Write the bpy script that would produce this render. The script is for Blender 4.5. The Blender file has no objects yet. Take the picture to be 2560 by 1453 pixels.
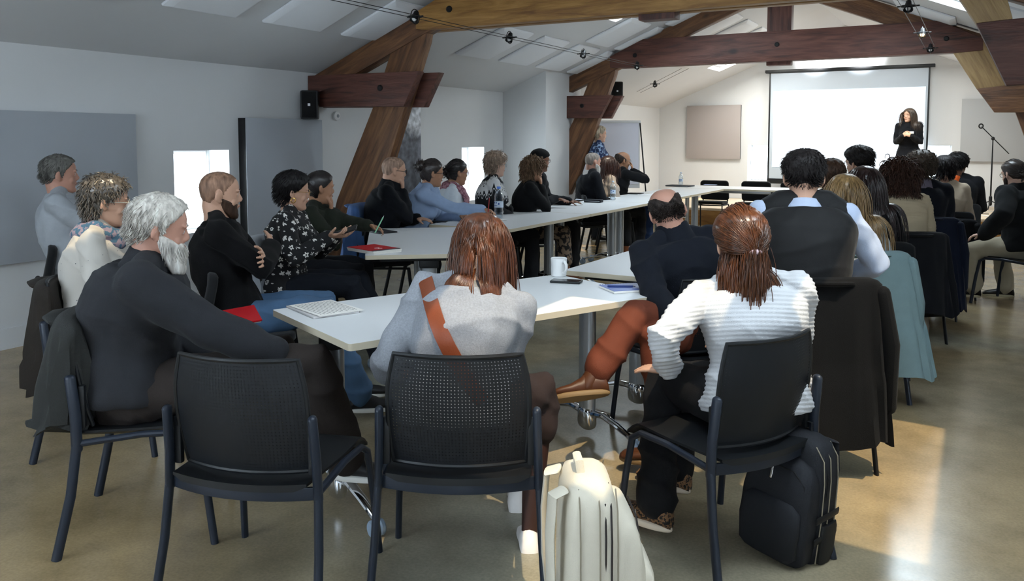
import bpy, bmesh, math, random
import numpy as np
from mathutils import Vector, Matrix, noise as mnoise
random.seed(7); np.random.seed(7)
SC = bpy.context.scene
COL = SC.collection
PI = math.pi

# ---------------------------------------------------------------- camera
F_PX, PY, PITCH, YAW, CAM_H = 2071.0, 505.0, math.radians(4.21), math.radians(29.36), 1.45
cam_data = bpy.data.cameras.new('camera'); cam = bpy.data.objects.new('camera', cam_data); COL.objects.link(cam)
cam_data.sensor_fit = 'HORIZONTAL'; cam_data.sensor_width = 36.0
cam_data.lens = F_PX / 2560 * 36.0
cam_data.shift_y = -(726.5 - PY) / 2560
cam_data.clip_start = .05; cam_data.clip_end = 200
cam.location = (0, 0, CAM_H)
cam.rotation_euler = (PI/2 - PITCH, 0, YAW)
SC.camera = cam

# ---------------------------------------------------------------- world, sun, daylight, exposure
def lin(c):
    if isinstance(c, str):
        c = c.lstrip('#'); c = [int(c[i:i+2], 16)/255 for i in (0, 2, 4)]
    return tuple((x/12.92 if x <= .04045 else ((x+.055)/1.055)**2.4) for x in c)
W = bpy.data.worlds.new('world'); SC.world = W; W.use_nodes = True
bg = W.node_tree.nodes['Background']; bg.inputs[0].default_value = (.78, .88, 1.0, 1); bg.inputs[1].default_value = 9.0
def sun(name, d, strength, color, angle=.6):
    l = bpy.data.lights.new(name, 'SUN'); l.energy = strength; l.color = color; l.angle = math.radians(angle)
    o = bpy.data.objects.new(name, l); COL.objects.link(o)
    o.rotation_euler = Vector(d).to_track_quat('Z', 'Y').to_euler(); return o
SUN_DIR = (.30, -.27, .92)
sun('sun', SUN_DIR, 5.0, (1.0, .76, .48))
def area(name, loc, direction, sx, sy, power, color=(1, 1, 1), spread=180):
    l = bpy.data.lights.new(name, 'AREA'); l.shape = 'RECTANGLE'; l.size = sx; l.size_y = sy; l.energy = power; l.color = color
    l.spread = math.radians(spread)
    o = bpy.data.objects.new(name, l); COL.objects.link(o); o.location = loc
    o.rotation_euler = Vector(direction).to_track_quat('-Z', 'Y').to_euler(); return o
# daylight entering by the roof windows (x0,x1,y0,y1 on the floor plan); the lights sit in the window shafts
WX, EX, RIDGE, WALL_H, SL = -5.87, 1.35, -2.26, 2.13, .41
BACK, FRONT = 16.75, -1.6
def zl(x): return WALL_H + SL*(x - WX) if x < RIDGE else WALL_H + SL*(EX - x)
SKY_L = [(-3.96, -3.15, 8.9, 9.65), (-4.33, -3.5, 14.9, 15.7), (-2.98, -2.60, 1.5, 2.15)]  # last opening is unseen, cut so sun falls on one woman's hair
SKY_R = [(-.87, -.06, 1.30, 2.75), (.03, .75, 2.30, 3.95), (-.95, -.15, 8.3, 9.6), (-1.3, -.3, 13.0, 15.2)]  # first two are unseen openings, sized to drop sun on chosen people and floor
COOL = (.80, .90, 1.0)
for (x0, x1, y0, y1), pw, c in zip(SKY_L + SKY_R, (60, 110, 8, 26, 26, 80, 200), (COOL, (1, .93, .85), COOL, COOL, COOL, COOL, (1, .95, .88))):
    xm = (x0+x1)/2; s = 1 if xm < RIDGE else -1
    n = Vector((s*SL, 0, -1)).normalized()
    area('skylight_daylight', Vector((xm, (y0+y1)/2, zl(xm))) - n*.14, n, abs(y1-y0)*.9, abs(x1-x0)*.95, pw, c).rotation_euler = n.to_track_quat('-Z', 'X').to_euler()
# daylight in the openings of the small wall windows
for p_, n_ in (((WX-.36, 4.955, 1.015), (1, 0, 0)), ((WX-.36, 9.38, 1.015), (1, 0, 0)), ((-3.69, BACK+.37, 1.015), (0, -1, 0)), ((-.71, BACK+.37, 1.015), (0, -1, 0))):
    area('window_daylight', p_, n_,   .58, .68, 13, (.86, .94, 1.0))
# daylight from the windows of the gable behind the camera
area('gable_window_daylight', (-3.2, FRONT+.12, 1.5), (0, 1, -.12), 2.4, 1.5, 38, (.68, .83, 1.0))
area('gable_window_daylight', (.4, FRONT+.12, 1.5), (-.1, 1, -.12), 1.2, 1.5, 20, (.70, .84, 1.0))
SC.view_settings.view_transform = 'Standard'; SC.view_settings.look = 'None'
SC.view_settings.gamma = 1.0; SC.view_settings.use_curve_mapping = False
SC.view_settings.exposure = -0.14

# ---------------------------------------------------------------- image-plane helper: pixel + depth -> point in the room
cy, sy, cp, sp = math.cos(YAW), math.sin(YAW), math.cos(PITCH), math.sin(PITCH)
CF = np.array([-sy*cp, cy*cp, -sp]); CR = np.array([cy, sy, 0.]); CU = np.cross(CR, CF); CC = np.array([0, 0, CAM_H])
def ray(x, y): return CF + CR*(x-1280)/F_PX - CU*(y-PY)/F_PX
def T(x, y, t): return CC + ray(x, y)*t
def atY(x, y, Y): d = ray(x, y); return CC + d*Y/d[1]
def atZ(x, y, z): d = ray(x, y); return CC + d*(z-CAM_H)/d[2]

# ---------------------------------------------------------------- materials
MATS = {}
def newmat(name):
    m = bpy.data.materials.new(name); m.use_nodes = True; nt = m.node_tree
    return m, nt, nt.nodes['Principled BSDF'], nt.nodes, nt.links
def plain(name, color, rough=.5, metal=0., noise=0., scale=30., bump=0., bscale=200., spec=.35, sheen=0., coat=0.):
    if name in MATS: return MATS[name]
    m, nt, b, N, L = newmat(name); c = lin(color)
    b.inputs['Base Color'].default_value = (*c, 1); b.inputs['Roughness'].default_value = rough; b.inputs['Metallic'].default_value = metal
    b.inputs['Specular IOR Level'].default_value = spec
    if sheen: b.inputs['Sheen Weight'].default_value = sheen; b.inputs['Sheen Roughness'].default_value = .5
    if coat: b.inputs['Coat Weight'].default_value = coat; b.inputs['Coat Roughness'].default_value = .15
    tc = N.new('ShaderNodeTexCoord')
    if noise:
        n = N.new('ShaderNodeTexNoise'); n.inputs['Scale'].default_value = scale; n.inputs['Detail'].default_value = 5
        L.new(tc.outputs['Object'], n.inputs['Vector'])
        mx = N.new('ShaderNodeMix'); mx.data_type = 'RGBA'
        mx.inputs[6].default_value = (*[x*(1-noise) for x in c], 1); mx.inputs[7].default_value = (*[min(1, x*(1+noise)) for x in c], 1)
        L.new(n.outputs['Fac'], mx.inputs[0]); L.new(mx.outputs[2], b.inputs['Base Color'])
    if bump:
        n2 = N.new('ShaderNodeTexNoise'); n2.inputs['Scale'].default_value = bscale; n2.inputs['Detail'].default_value = 3
        L.new(tc.outputs['Object'], n2.inputs['Vector'])
        bp = N.new('ShaderNodeBump'); bp.inputs['Strength'].default_value = bump; bp.inputs['Distance'].default_value = .004
        L.new(n2.outputs['Fac'], bp.inputs['Height']); L.new(bp.outputs[0], b.inputs['Normal'])
    MATS[name] = m; return m
def ramp(N, stops):
    r = N.new('ShaderNodeValToRGB'); e = r.color_ramp.elements
    e[0].position = stops[0][0]; e[0].color = (*stops[0][1], 1); e[1].position = stops[-1][0]; e[1].color = (*stops[-1][1], 1)
    for p, c in stops[1:-1]: k = e.new(p); k.color = (*c, 1)
    return r
def wood(name, dark, mid, light, rough=.55):
    m, nt, b, N, L = newmat(name)
    tc = N.new('ShaderNodeTexCoord'); mp = N.new('ShaderNodeMapping'); mp.inputs['Scale'].default_value = (1.1, 9, 9)
    oi = N.new('ShaderNodeObjectInfo'); ad = N.new('ShaderNodeVectorMath'); ad.operation = 'MULTIPLY_ADD'
    ad.inputs[1].default_value = (31, 17, 23)
    cb = N.new('ShaderNodeCombineXYZ'); [L.new(oi.outputs['Random'], cb.inputs[i]) for i in range(3)]
    L.new(cb.outputs[0], ad.inputs[0]); L.new(tc.outputs['Object'], ad.inputs[2]); L.new(ad.outputs[0], mp.inputs[0])
    n = N.new('ShaderNodeTexNoise'); n.inputs['Scale'].default_value = 2.2; n.inputs['Detail'].default_value = 8; n.inputs['Distortion'].default_value = .8
    L.new(mp.outputs[0], n.inputs['Vector'])
    r = ramp(N, [(.25, lin(dark)), (.48, lin(mid)), (.75, lin(light))]); L.new(n.outputs['Fac'], r.inputs[0])
    mp2 = N.new('ShaderNodeMapping'); mp2.inputs['Scale'].default_value = (3, 5, 5); L.new(ad.outputs[0], mp2.inputs[0])
    v = N.new('ShaderNodeTexVoronoi'); v.inputs['Scale'].default_value = .55; L.new(mp2.outputs[0], v.inputs['Vector'])   # knots
    kr = ramp(N, [(.05, (.12, .12, .12)), (.13, (1, 1, 1))]); L.new(v.outputs['Distance'], kr.inputs[0])
    mx = N.new('ShaderNodeMix'); mx.data_type = 'RGBA'; mx.blend_type = 'MULTIPLY'; mx.inputs[0].default_value = .8
    L.new(r.outputs[0], mx.inputs[6]); L.new(kr.outputs[0], mx.inputs[7]); L.new(mx.outputs[2], b.inputs['Base Color'])
    n3 = N.new('ShaderNodeTexNoise'); n3.inputs['Scale'].default_value = 9; n3.inputs['Detail'].default_value = 6; L.new(mp.outputs[0], n3.inputs['Vector'])
    bp = N.new('ShaderNodeBump'); bp.inputs['Strength'].default_value = .5; bp.inputs['Distance'].default_value = .01
    L.new(n3.outputs['Fac'], bp.inputs['Height']); L.new(bp.outputs[0], b.inputs['Normal'])
    b.inputs['Roughness'].default_value = rough; MATS[name] = m; return m
M_WALL = plain('white_plaster', '#d9dadb', .85, noise=.03, scale=2.5, bump=.12, bscale=60)
M_CEIL = plain('white_ceiling', '#cfd0d2', .9, noise=.03, scale=2, bump=.08, bscale=50)
M_TILE = plain('acoustic_tile', '#e2e4e8', .9, bump=.06, bscale=300)
M_FELT = plain('grey_felt', '#adb2b9', .95, noise=.06, scale=400, bump=.3, bscale=900, sheen=.2)
M_FELT2 = plain('taupe_felt', '#a9a19e', .95, noise=.06, scale=400, bump=.3, bscale=900)
M_BLACK = plain('black_edge', '#0c0c0e', .6)
M_WOOD = wood('old_oak', '#3f2819', '#69452b', '#8c6440')
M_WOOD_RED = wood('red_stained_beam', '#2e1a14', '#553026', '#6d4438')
M_WOOD_PALE = wood('pale_timber', '#7d6140', '#9c7e54', '#b29567')  # paler wood tone, used on the right-hand truss legs
M_WOOD_GOLD = wood('golden_beam', '#6e4822', '#946a34', '#b3874a')
M_TOP = plain('white_laminate', '#e6e8ea', .34, spec=.4)
M_EDGE = plain('beige_table_edge', '#cabfa8', .5)
M_ALU = plain('brushed_aluminium', '#b9bec4', .32, .75)
M_CHROME = plain('chrome', '#d8dade', .08, 1.)
M_DARK = plain('black_plastic', '#15171a', .45, bump=.05, bscale=500)
M_TUBE = plain('blue_black_tube', '#252b36', .36, .2)
M_FAB = plain('black_upholstery', '#101114', .95, bump=.3, bscale=700, sheen=.15)
M_WHITEP = plain('white_plastic', '#e8e8e8', .4)
M_GREYP = plain('grey_plastic', '#9aa0a6', .4)
M_STEEL = plain('steel_wire', '#3a3b3e', .4, .6)
M_PAPER = plain('paper', '#e9e6e0', .8)
def floor_mat():
    m, nt, b, N, L = newmat('polished_concrete')
    tc = N.new('ShaderNodeTexCoord')
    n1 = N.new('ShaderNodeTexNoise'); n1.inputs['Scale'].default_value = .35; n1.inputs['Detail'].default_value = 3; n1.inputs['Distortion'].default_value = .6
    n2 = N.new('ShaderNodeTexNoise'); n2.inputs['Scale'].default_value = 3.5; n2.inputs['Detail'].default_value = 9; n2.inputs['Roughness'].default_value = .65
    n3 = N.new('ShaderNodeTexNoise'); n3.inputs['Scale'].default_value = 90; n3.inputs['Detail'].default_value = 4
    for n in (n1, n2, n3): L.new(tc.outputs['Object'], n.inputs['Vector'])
    r1 = ramp(N, [(.36, lin('#8b8b7e')), (.60, lin('#a58e68'))]); L.new(n1.outputs['Fac'], r1.inputs[0])  # concrete mottling, with the sun's warmth tinted into the tan end
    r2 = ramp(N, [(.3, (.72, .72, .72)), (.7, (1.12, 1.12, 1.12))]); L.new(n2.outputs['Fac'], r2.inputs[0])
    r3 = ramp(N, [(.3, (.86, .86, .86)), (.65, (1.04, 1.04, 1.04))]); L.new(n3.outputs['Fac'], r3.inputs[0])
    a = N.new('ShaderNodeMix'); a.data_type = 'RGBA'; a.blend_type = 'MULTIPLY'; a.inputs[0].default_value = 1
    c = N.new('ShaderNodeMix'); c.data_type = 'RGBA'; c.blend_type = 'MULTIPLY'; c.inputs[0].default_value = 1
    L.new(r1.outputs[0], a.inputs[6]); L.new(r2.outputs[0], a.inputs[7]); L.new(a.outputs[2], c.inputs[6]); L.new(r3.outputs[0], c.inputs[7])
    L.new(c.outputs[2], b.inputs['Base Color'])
    rr = N.new('ShaderNodeMapRange'); rr.inputs[3].default_value = .13; rr.inputs[4].default_value = .32
    L.new(n2.outputs['Fac'], rr.inputs[0]); L.new(rr.outputs[0], b.inputs['Roughness'])
    b.inputs['Specular IOR Level'].default_value = .55
    MATS['floor'] = m; return m
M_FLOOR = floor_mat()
def glass_mat():
    m, nt, b, N, L = newmat('window_glass'); N.remove(b)
    t = N.new('ShaderNodeBsdfTransparent'); t.inputs[0].default_value = (.97, .99, .98, 1); g = N.new('ShaderNodeBsdfGlossy'); g.inputs['Roughness'].default_value = .02
    mx = N.new('ShaderNodeMixShader'); mx.inputs[0].default_value = .06
    L.new(t.outputs[0], mx.inputs[1]); L.new(g.outputs[0], mx.inputs[2]); L.new(mx.outputs[0], N['Material Output'].inputs[0]); return m
M_GLASS = glass_mat()
def emit(name, c, s):
    m, nt, b, N, L = newmat(name); b.inputs['Base Color'].default_value = (0, 0, 0, 1) if s > .2 else (*lin(c), 1)
    b.inputs['Emission Color'].default_value = (*lin(c), 1); b.inputs['Emission Strength'].default_value = s; return m

# ---------------------------------------------------------------- mesh helpers
class MB:
    def __init__(s): s.v = []; s.f = []; s.m = []; s.n = 0
    def add(s, v, f, mat=0):
        v = np.asarray(v, float).reshape(-1, 3); o = s.n; s.v.append(v); s.n += len(v)
        s.f.extend([tuple(i+o for i in q) for q in f]); s.m.extend([mat]*len(f)); return s
    def xf(s, M):
        M = np.array(M); s.v = [v @ M[:3, :3].T + M[:3, 3] for v in s.v]; return s
    def mesh(s, name):
        me = bpy.data.meshes.new(name); V = np.vstack(s.v) if s.v else np.zeros((0, 3))
        me.from_pydata(V.tolist(), [], s.f)
        if any(s.m): me.polygons.foreach_set('material_index', s.m)
        me.update(); return me
def finish(me, mats, bevel=0, smooth=True, angle=35):
    if not isinstance(mats, (list, tuple)): mats = [mats]
    for m in mats: me.materials.append(m)
    if bevel:
        bm = bmesh.new(); bm.from_mesh(me); bmesh.ops.remove_doubles(bm, verts=bm.verts, dist=1e-5)
        es = [e for e in bm.edges if len(e.link_faces) == 2 and e.calc_face_angle(0) > .6]
        bmesh.ops.bevel(bm, geom=es, offset=bevel, segments=2, profile=.6, affect='EDGES', clamp_overlap=True)
        bm.to_mesh(me); bm.free()
    if smooth:
        me.polygons.foreach_set('use_smooth', [True]*len(me.polygons)); me.set_sharp_from_angle(angle=math.radians(angle))
    return me
def link(name, me, parent=None, loc=(0, 0, 0), rot=(0, 0, 0)):
    o = bpy.data.objects.new(name, me); COL.objects.link(o); o.location = loc; o.rotation_euler = rot
    if parent is not None: o.parent = parent
    return o
def obj(name, mb, mats, parent=None, loc=(0, 0, 0), rot=(0, 0, 0), bevel=0, smooth=True, angle=35):
    return link(name, finish(mb.mesh(name), mats, bevel, smooth, angle), parent, loc, rot)
def tag(o, label=None, cat=None, group=None, kind=None):
    if label: o['label'] = label
    if cat: o['category'] = cat
    if group: o['group'] = group
    if kind: o['kind'] = kind
    return o
def thing(name, label, cat, loc=(0, 0, 0), rz=0., group=None):
    o = bpy.data.objects.new(name, None); COL.objects.link(o); o.empty_display_size = .1
    o.location = loc; o.rotation_euler = (0, 0, rz); return tag(o, label, cat, group)
def dup(root, loc, rz, label=None, group=None):
    r = root.copy(); COL.objects.link(r); r.location = loc; r.rotation_euler = (0, 0, rz)
    if label: r['label'] = label
    if group: r['group'] = group
    for ch in list(root.children):
        c = ch.copy(); COL.objects.link(c); c.parent = r
        for g in list(ch.children): d = g.copy(); COL.objects.link(d); d.parent = c
    return r
BF = [(0, 3, 2, 1), (4, 5, 6, 7), (0, 1, 5, 4), (1, 2, 6, 5), (2, 3, 7, 6), (3, 0, 4, 7)]
def box(mb, x0, x1, y0, y1, z0, z1, mat=0, M=None):
    v = np.array([(x0, y0, z0), (x1, y0, z0), (x1, y1, z0), (x0, y1, z0), (x0, y0, z1), (x1, y0, z1), (x1, y1, z1), (x0, y1, z1)], float)
    if M is not None: M = np.array(M); v = v @ M[:3, :3].T + M[:3, 3]
    return mb.add(v, BF, mat)
def B(x0, x1, y0, y1, z0, z1): return box(MB(), x0, x1, y0, y1, z0, z1)
def loft(mb, rings, mat=0, closed=True, cap=True):
    n = len(rings[0]); k = len(rings); v = np.vstack(rings); f = []
    for i in range(k-1):
        for j in range(n if closed else n-1):
            a = i*n+j; b_ = i*n+(j+1) % n; f.append((a, b_, b_+n, a+n))
    if cap: f.append(tuple(range(n-1, -1, -1))); f.append(tuple((k-1)*n+j for j in range(n)))
    return mb.add(v, f, mat)
def nrm(v): v = np.asarray(v, float); return v/max(1e-9, np.linalg.norm(v))
def tube(mb, pts, r, n=10, mat=0, round_cap=True, side=None):
    """tube through pts; r scalar, list, or list of (a,b) with a along the side vector"""
    P = np.array(pts, float); k = len(P)
    R = [((q, q) if np.isscalar(q) else q) for q in ([r]*k if np.isscalar(r) or isinstance(r, tuple) else r)]
    D = [nrm(P[min(i+1, k-1)]-P[max(i-1, 0)]) for i in range(k)]
    s = nrm(side) if side is not None else (np.array([0, 0, 1.]) if abs(D[0][2]) < .9 else np.array([1., 0, 0]))
    ang = np.linspace(0, 2*PI, n, endpoint=False); rings = []
    sv = []
    for i in range(k):
        s = nrm(s - D[i]*np.dot(s, D[i])); sv.append(s)
    def ring(c, d, s, a, b): u = np.cross(d, s); return c + np.outer(np.cos(ang)*a, s) + np.outer(np.sin(ang)*b, u)
    if round_cap:
        for q in (85, 60, 30):
            q = math.radians(q); m = min(R[0]); rings.append(ring(P[0]-D[0]*m*math.sin(q), D[0], sv[0], R[0][0]*math.cos(q), R[0][1]*math.cos(q)))
    for i in range(k): rings.append(ring(P[i], D[i], sv[i], *R[i]))
    if round_cap:
        for q in (30, 60, 85):
            q = math.radians(q); m = min(R[-1]); rings.append(ring(P[-1]+D[-1]*m*math.sin(q), D[-1], sv[-1], R[-1][0]*math.cos(q), R[-1][1]*math.cos(q)))
    return loft(mb, rings, mat)
def ball(mb, c, r, R=None, mat=0, nu=14, nv=9):
    r = np.array([r]*3 if np.isscalar(r) else r, float); R = np.eye(3) if R is None else np.array(R); rings = []
    for i in range(1, nv):
        q = PI*i/nv; a = np.linspace(0, 2*PI, nu, endpoint=False)
        rings.append(np.array(c) + (np.stack([np.cos(a)*math.sin(q), np.sin(a)*math.sin(q), -np.full(nu, math.cos(q))], 1)*r) @ R.T)
    return loft(mb, rings, mat)
def lathe(mb, prof, n=24, mat=0, c=(0, 0, 0)):
    a = np.linspace(0, 2*PI, n, endpoint=False)
    return loft(mb, [np.stack([np.cos(a)*r, np.sin(a)*r, np.full(n, z)], 1)+np.array(c) for r, z in prof], mat)
def prism(poly, y0, y1, axis_pt=None, ang=0.):
    """polygon in x,z extruded along y; returned in a frame turned by ang about Y (for the grain) with origin axis_pt"""
    p = np.array(poly, float); o = np.array(axis_pt if axis_pt is not None else p.mean(0)); ca, sa = math.cos(ang), math.sin(ang)
    q = p - o; l = np.stack([q[:, 0]*ca + q[:, 1]*sa, -q[:, 0]*sa + q[:, 1]*ca], 1); n = len(p); ym = (y0+y1)/2
    v = [(a, y0-ym, b) for a, b in l] + [(a, y1-ym, b) for a, b in l]
    f = [tuple(range(n)), tuple(range(2*n-1, n-1, -1))] + [(j, j+n, (j+1) % n+n, (j+1) % n) for j in range(n)]
    mb = MB().add(v, f); return mb, (o[0], ym, o[1]), (0, -ang, 0)
def timber(name, poly, y0, y1, ang, mat, parent, label=None, bevel=.007):
    mb, loc, rot = prism(poly, y0, y1, ang=ang)
    me = mb.mesh(name); bm = bmesh.new(); bm.from_mesh(me); bmesh.ops.recalc_face_normals(bm, faces=bm.faces); bm.to_mesh(me); bm.free()
    o = link(name, finish(me, mat, bevel), parent, loc, rot)
    if label: o['label'] = label
    return o
def grid_holes(ub, vb, holes, put):
    """boxes for each cell of the grid not inside a hole (u0,u1,v0,v1)"""
    us = sorted(set([*ub] + [h[i] for h in holes for i in (0, 1)])); vs = sorted(set([*vb] + [h[i] for h in holes for i in (2, 3)]))
    for a, b_ in zip(us, us[1:]):
        for c, d in zip(vs, vs[1:]):
            m = ((a+b_)/2, (c+d)/2)
            if any(h[0] < m[0] < h[1] and h[2] < m[1] < h[3] for h in holes): continue
            put(a, b_, c, d)
# ================================================================ THE SETTING
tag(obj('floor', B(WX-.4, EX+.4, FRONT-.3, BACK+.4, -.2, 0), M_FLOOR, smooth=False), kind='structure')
WIN_L = [(4.66, 5.25, .66, 1.37), (9.10, 9.66, .66, 1.37)]
mb = MB(); grid_holes((FRONT-.3, BACK+.4), (0, WALL_H+.15), WIN_L, lambda a, b_, c, d: box(mb, WX-.38, WX, a, b_, c, d))
tag(obj('wall_left', mb, M_WALL, smooth=False), kind='structure')
tag(obj('wall_right', B(EX, EX+.3, FRONT-.3, BACK+.4, 0, WALL_H+.15), M_WALL, smooth=False), kind='structure')
WIN_B = [(-4.02, -3.36, .66, 1.37), (-1.0, -.42, .66, 1.37)]
mb = MB(); grid_holes((WX-.4, EX+.4), (0, WALL_H), WIN_B, lambda a, b_, c, d: box(mb, a, b_, BACK, BACK+.38, c, d))
gv = lambda y: [(WX-.4, y, WALL_H), (EX+.4, y, WALL_H), (RIDGE, y, zl(RIDGE)+.3)]
mb.add(gv(BACK)+gv(BACK+.38), [(0, 1, 2), (5, 4, 3), (0, 3, 4, 1), (1, 4, 5, 2), (2, 5, 3, 0)])
tag(obj('wall_back', mb, M_WALL, smooth=False), kind='structure')
WIN_F = [(-4.4, -2.0, .75, 2.2), (-.2, 1.0, .75, 2.2)]
mb = MB(); grid_holes((WX-.4, EX+.4), (0, WALL_H), [(a, b_, c, 2.13) for a, b_, c, d in WIN_F], lambda a, b_, c, d: box(mb, a, b_, FRONT-.3, FRONT, c, d))
mb.add(gv(FRONT-.3)+gv(FRONT), [(0, 1, 2), (5, 4, 3), (0, 3, 4, 1), (1, 4, 5, 2), (2, 5, 3, 0)])
tag(obj('wall_front', mb, M_WALL, smooth=False), kind='structure')
def slope(name, xa, xb, holes):
    mb = MB(); th = .16
    def put(a, b_, c, d):
        v = [(a, c, zl0(a)), (b_, c, zl0(b_)), (b_, d, zl0(b_)), (a, d, zl0(a))]; box_v = v + [(x, y, z+th) for x, y, z in v]
        mb.add(box_v, BF)
    zl0 = (lambda x: WALL_H+SL*(x-WX)) if xb <= RIDGE+.01 else (lambda x: WALL_H+SL*(EX-x))
    grid_holes((xa, xb), (FRONT-.3, BACK+.4), holes, put)
    return tag(obj(name, mb, M_CEIL, smooth=False), kind='structure')
CL_ = slope('ceiling', WX-.4, RIDGE, SKY_L); CR_ = slope('ceiling', RIDGE, EX+.4, SKY_R)
# roof windows, among them unseen ones added to let the sun patches in
for i, (x0, x1, y0, y1) in enumerate(SKY_L+SKY_R):
    xm = (x0+x1)/2; s = 1 if xm < RIDGE else -1; a = math.atan(SL)*s
    w = (x1-x0)/math.cos(a)/2; d = (y1-y0)/2
    fr = MB()
    for q in ((-w, -w+.04, -d, d), (w-.04, w, -d, d), (-w+.04, w-.04, -d, -d+.04), (-w+.04, w-.04, d-.04, d)): box(fr, *q, -.02, .05)
    root = obj(f'window_{i+5}', fr, M_WHITEP, bevel=.004); root.location = (xm, (y0+y1)/2, zl(xm)+.10); root.rotation_euler = (0, -a, 0); root['kind'] = 'structure'
    obj('pane', B(-w+.04, w-.04, -d+.04, d-.04, .02, .026), M_GLASS, root, smooth=False)
# wall windows: white frame at the outer face, pane, deep reveal
def wall_window(n, holes_item, kind):
    a, b_, c, d = holes_item
    def bx(u0, u1, z0, z1, e0, e1):
        if kind == 'L': return (WX-e1, WX-e0, u0, u1, z0, z1)
        if kind == 'B': return (u0, u1, BACK+e0, BACK+e1, z0, z1)
        return (u0, u1, FRONT-e1, FRONT-e0, z0, z1)
    fr = MB(); t = .035
    for q in ((a, a+t, c, d), (b_-t, b_, c, d), (a+t, b_-t, c, c+t), (a+t, b_-t, d-t, d)): box(fr, *bx(*q, .26, .33) if kind != 'F' else bx(*q, .15, .22))
    root = obj(f'window_{n}', fr, M_WHITEP, bevel=.004); root['kind'] = 'structure'
    q = (a+t, b_-t, c+t, d-t); obj('pane', MB().add(*(lambda m: (np.vstack(m.v), m.f))(box(MB(), *bx(*q, .29, .296)))), M_GLASS, root, smooth=False)
    hd = box(MB(), *bx(a+.012, a+.03, (c+d)/2-.05, (c+d)/2+.06, .235 if kind != 'F' else .13, .262)); obj('window_handle', hd, M_WHITEP, root, bevel=.003)
for n, (h, k) in enumerate([(WIN_L[0], 'L'), (WIN_L[1], 'L'), (WIN_B[0], 'B'), (WIN_B[1], 'B')]): wall_window(n+1, h, k)
for n, h in enumerate(WIN_F): wall_window(n+11, (h[0], h[1], h[2], 2.13), 'F')
# chimney breast on the left wall, baseboards
cb = MB(); X1 = -5.19; y0, y1 = 10.17, 11.32
cb.add([(WX, y0, 0), (X1, y0, 0), (X1, y1, 0), (WX, y1, 0), (WX, y0, zl(WX)+.02), (X1, y0, zl(X1)+.02), (X1, y1, zl(X1)+.02), (WX, y1, zl(WX)+.02)], BF)
tag(obj('wall_pier', cb, M_WALL, bevel=.004), kind='structure')
for q in ((WX, WX+.012, FRONT, 10.17), (EX-.012, EX, FRONT, BACK)): tag(obj('baseboard_left' if q[0] < 0 else 'baseboard_right', B(q[0], q[1], q[2], q[3], 0, .145), M_WHITEP if q[0] > 0 else M_WALL, smooth=False), kind='structure')
tag(obj('baseboard_back', B(WX, EX, BACK-.012, BACK, 0, .12), M_WALL, smooth=False), kind='structure')
# stage
st = thing('stage', 'low stage with a wooden front and pale floor under the screen', 'stage', (0, 0, 0))
obj('deck', B(WX+.02, EX-.02, 14.0, BACK-.014, .26, .30), plain('stage_deck', '#cdbba4', .5, noise=.06, scale=6), st, bevel=.004)
for i in range(6):
    x = WX+.03+i*1.195; obj('front_panel', B(x, x+1.19, 14.02, 14.05, .0, .258), M_WOOD_GOLD, st, bevel=.003)

# ================================================================ ACOUSTIC PANELS ON SLOPE AND WALLS
def tile(x0, x1, y0, y1, root):
    zz = lambda x: zl(x)-.002; s = 1 if x0 < RIDGE else -1; e = .05; t = .045
    n = Vector((s*SL, 0, -1)).normalized()
    a = [(x0, y0, zz(x0)), (x1, y0, zz(x1)), (x1, y1, zz(x1)), (x0, y1, zz(x0))]; ex, ey = e*.9, e
    i = [(x0+ex, y0+ey, zz(x0+ex)), (x1-ex, y0+ey, zz(x1-ex)), (x1-ex, y1-ey, zz(x1-ex)), (x0+ex, y1-ey, zz(x0+ex))]
    lo = [tuple(Vector(p)+n*.02) for p in a]; li = [tuple(Vector(p)+n*t) for p in i]
    mb = MB().add(a+lo+li, [(0, 1, 2, 3), (8, 11, 10, 9)] + [(j, j+4, (j+1) % 4+4, (j+1) % 4) for j in range(4)] + [(j+4, j+8, (j+1) % 4+8, (j+1) % 4+4) for j in range(4)])
    me = mb.mesh('ceiling_tile'); bm = bmesh.new(); bm.from_mesh(me); bmesh.ops.recalc_face_normals(bm, faces=bm.faces); bm.to_mesh(me); bm.free()
    return link('panel', finish(me, M_TILE, .006), root)
ROWS = [(-5.13, -4.50), (-4.42, -3.79), (-3.71, -3.08)]
for r, (x0, x1) in enumerate(ROWS):
    for k in range(14):
        y0 = 3.05 + .955*k + (0, .02, .05)[r]
        if r == 0 and (6.4 < y0 < 7.5 or y0 > 11.3) or r and y0 < 8.3 and y0 > 5.9: continue
        if any(x0 < h[1] and x1 > h[0] and y0 < h[3] and y0+.68 > h[2] for h in SKY_L): continue
        if r == 0 and 10.1 < y0 < 10.7: pass
        if y0 > 15.5: continue
        tile(x0, x1, y0, y0+.68, CL_)
for k in range(13):
    y0 = 3.6+.955*k; x0, x1 = -.62, .0
    for x0, x1 in ((-.02, .61), (-.9, -.27), (-1.8, -1.2)):
        if any(x0 < h[1] and x1 > h[0] and y0 < h[3] and y0+.68 > h[2] for h in SKY_R) or y0 > 15.5: continue
        tile(x0, x1, y0, y0+.68, CR_)
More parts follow.
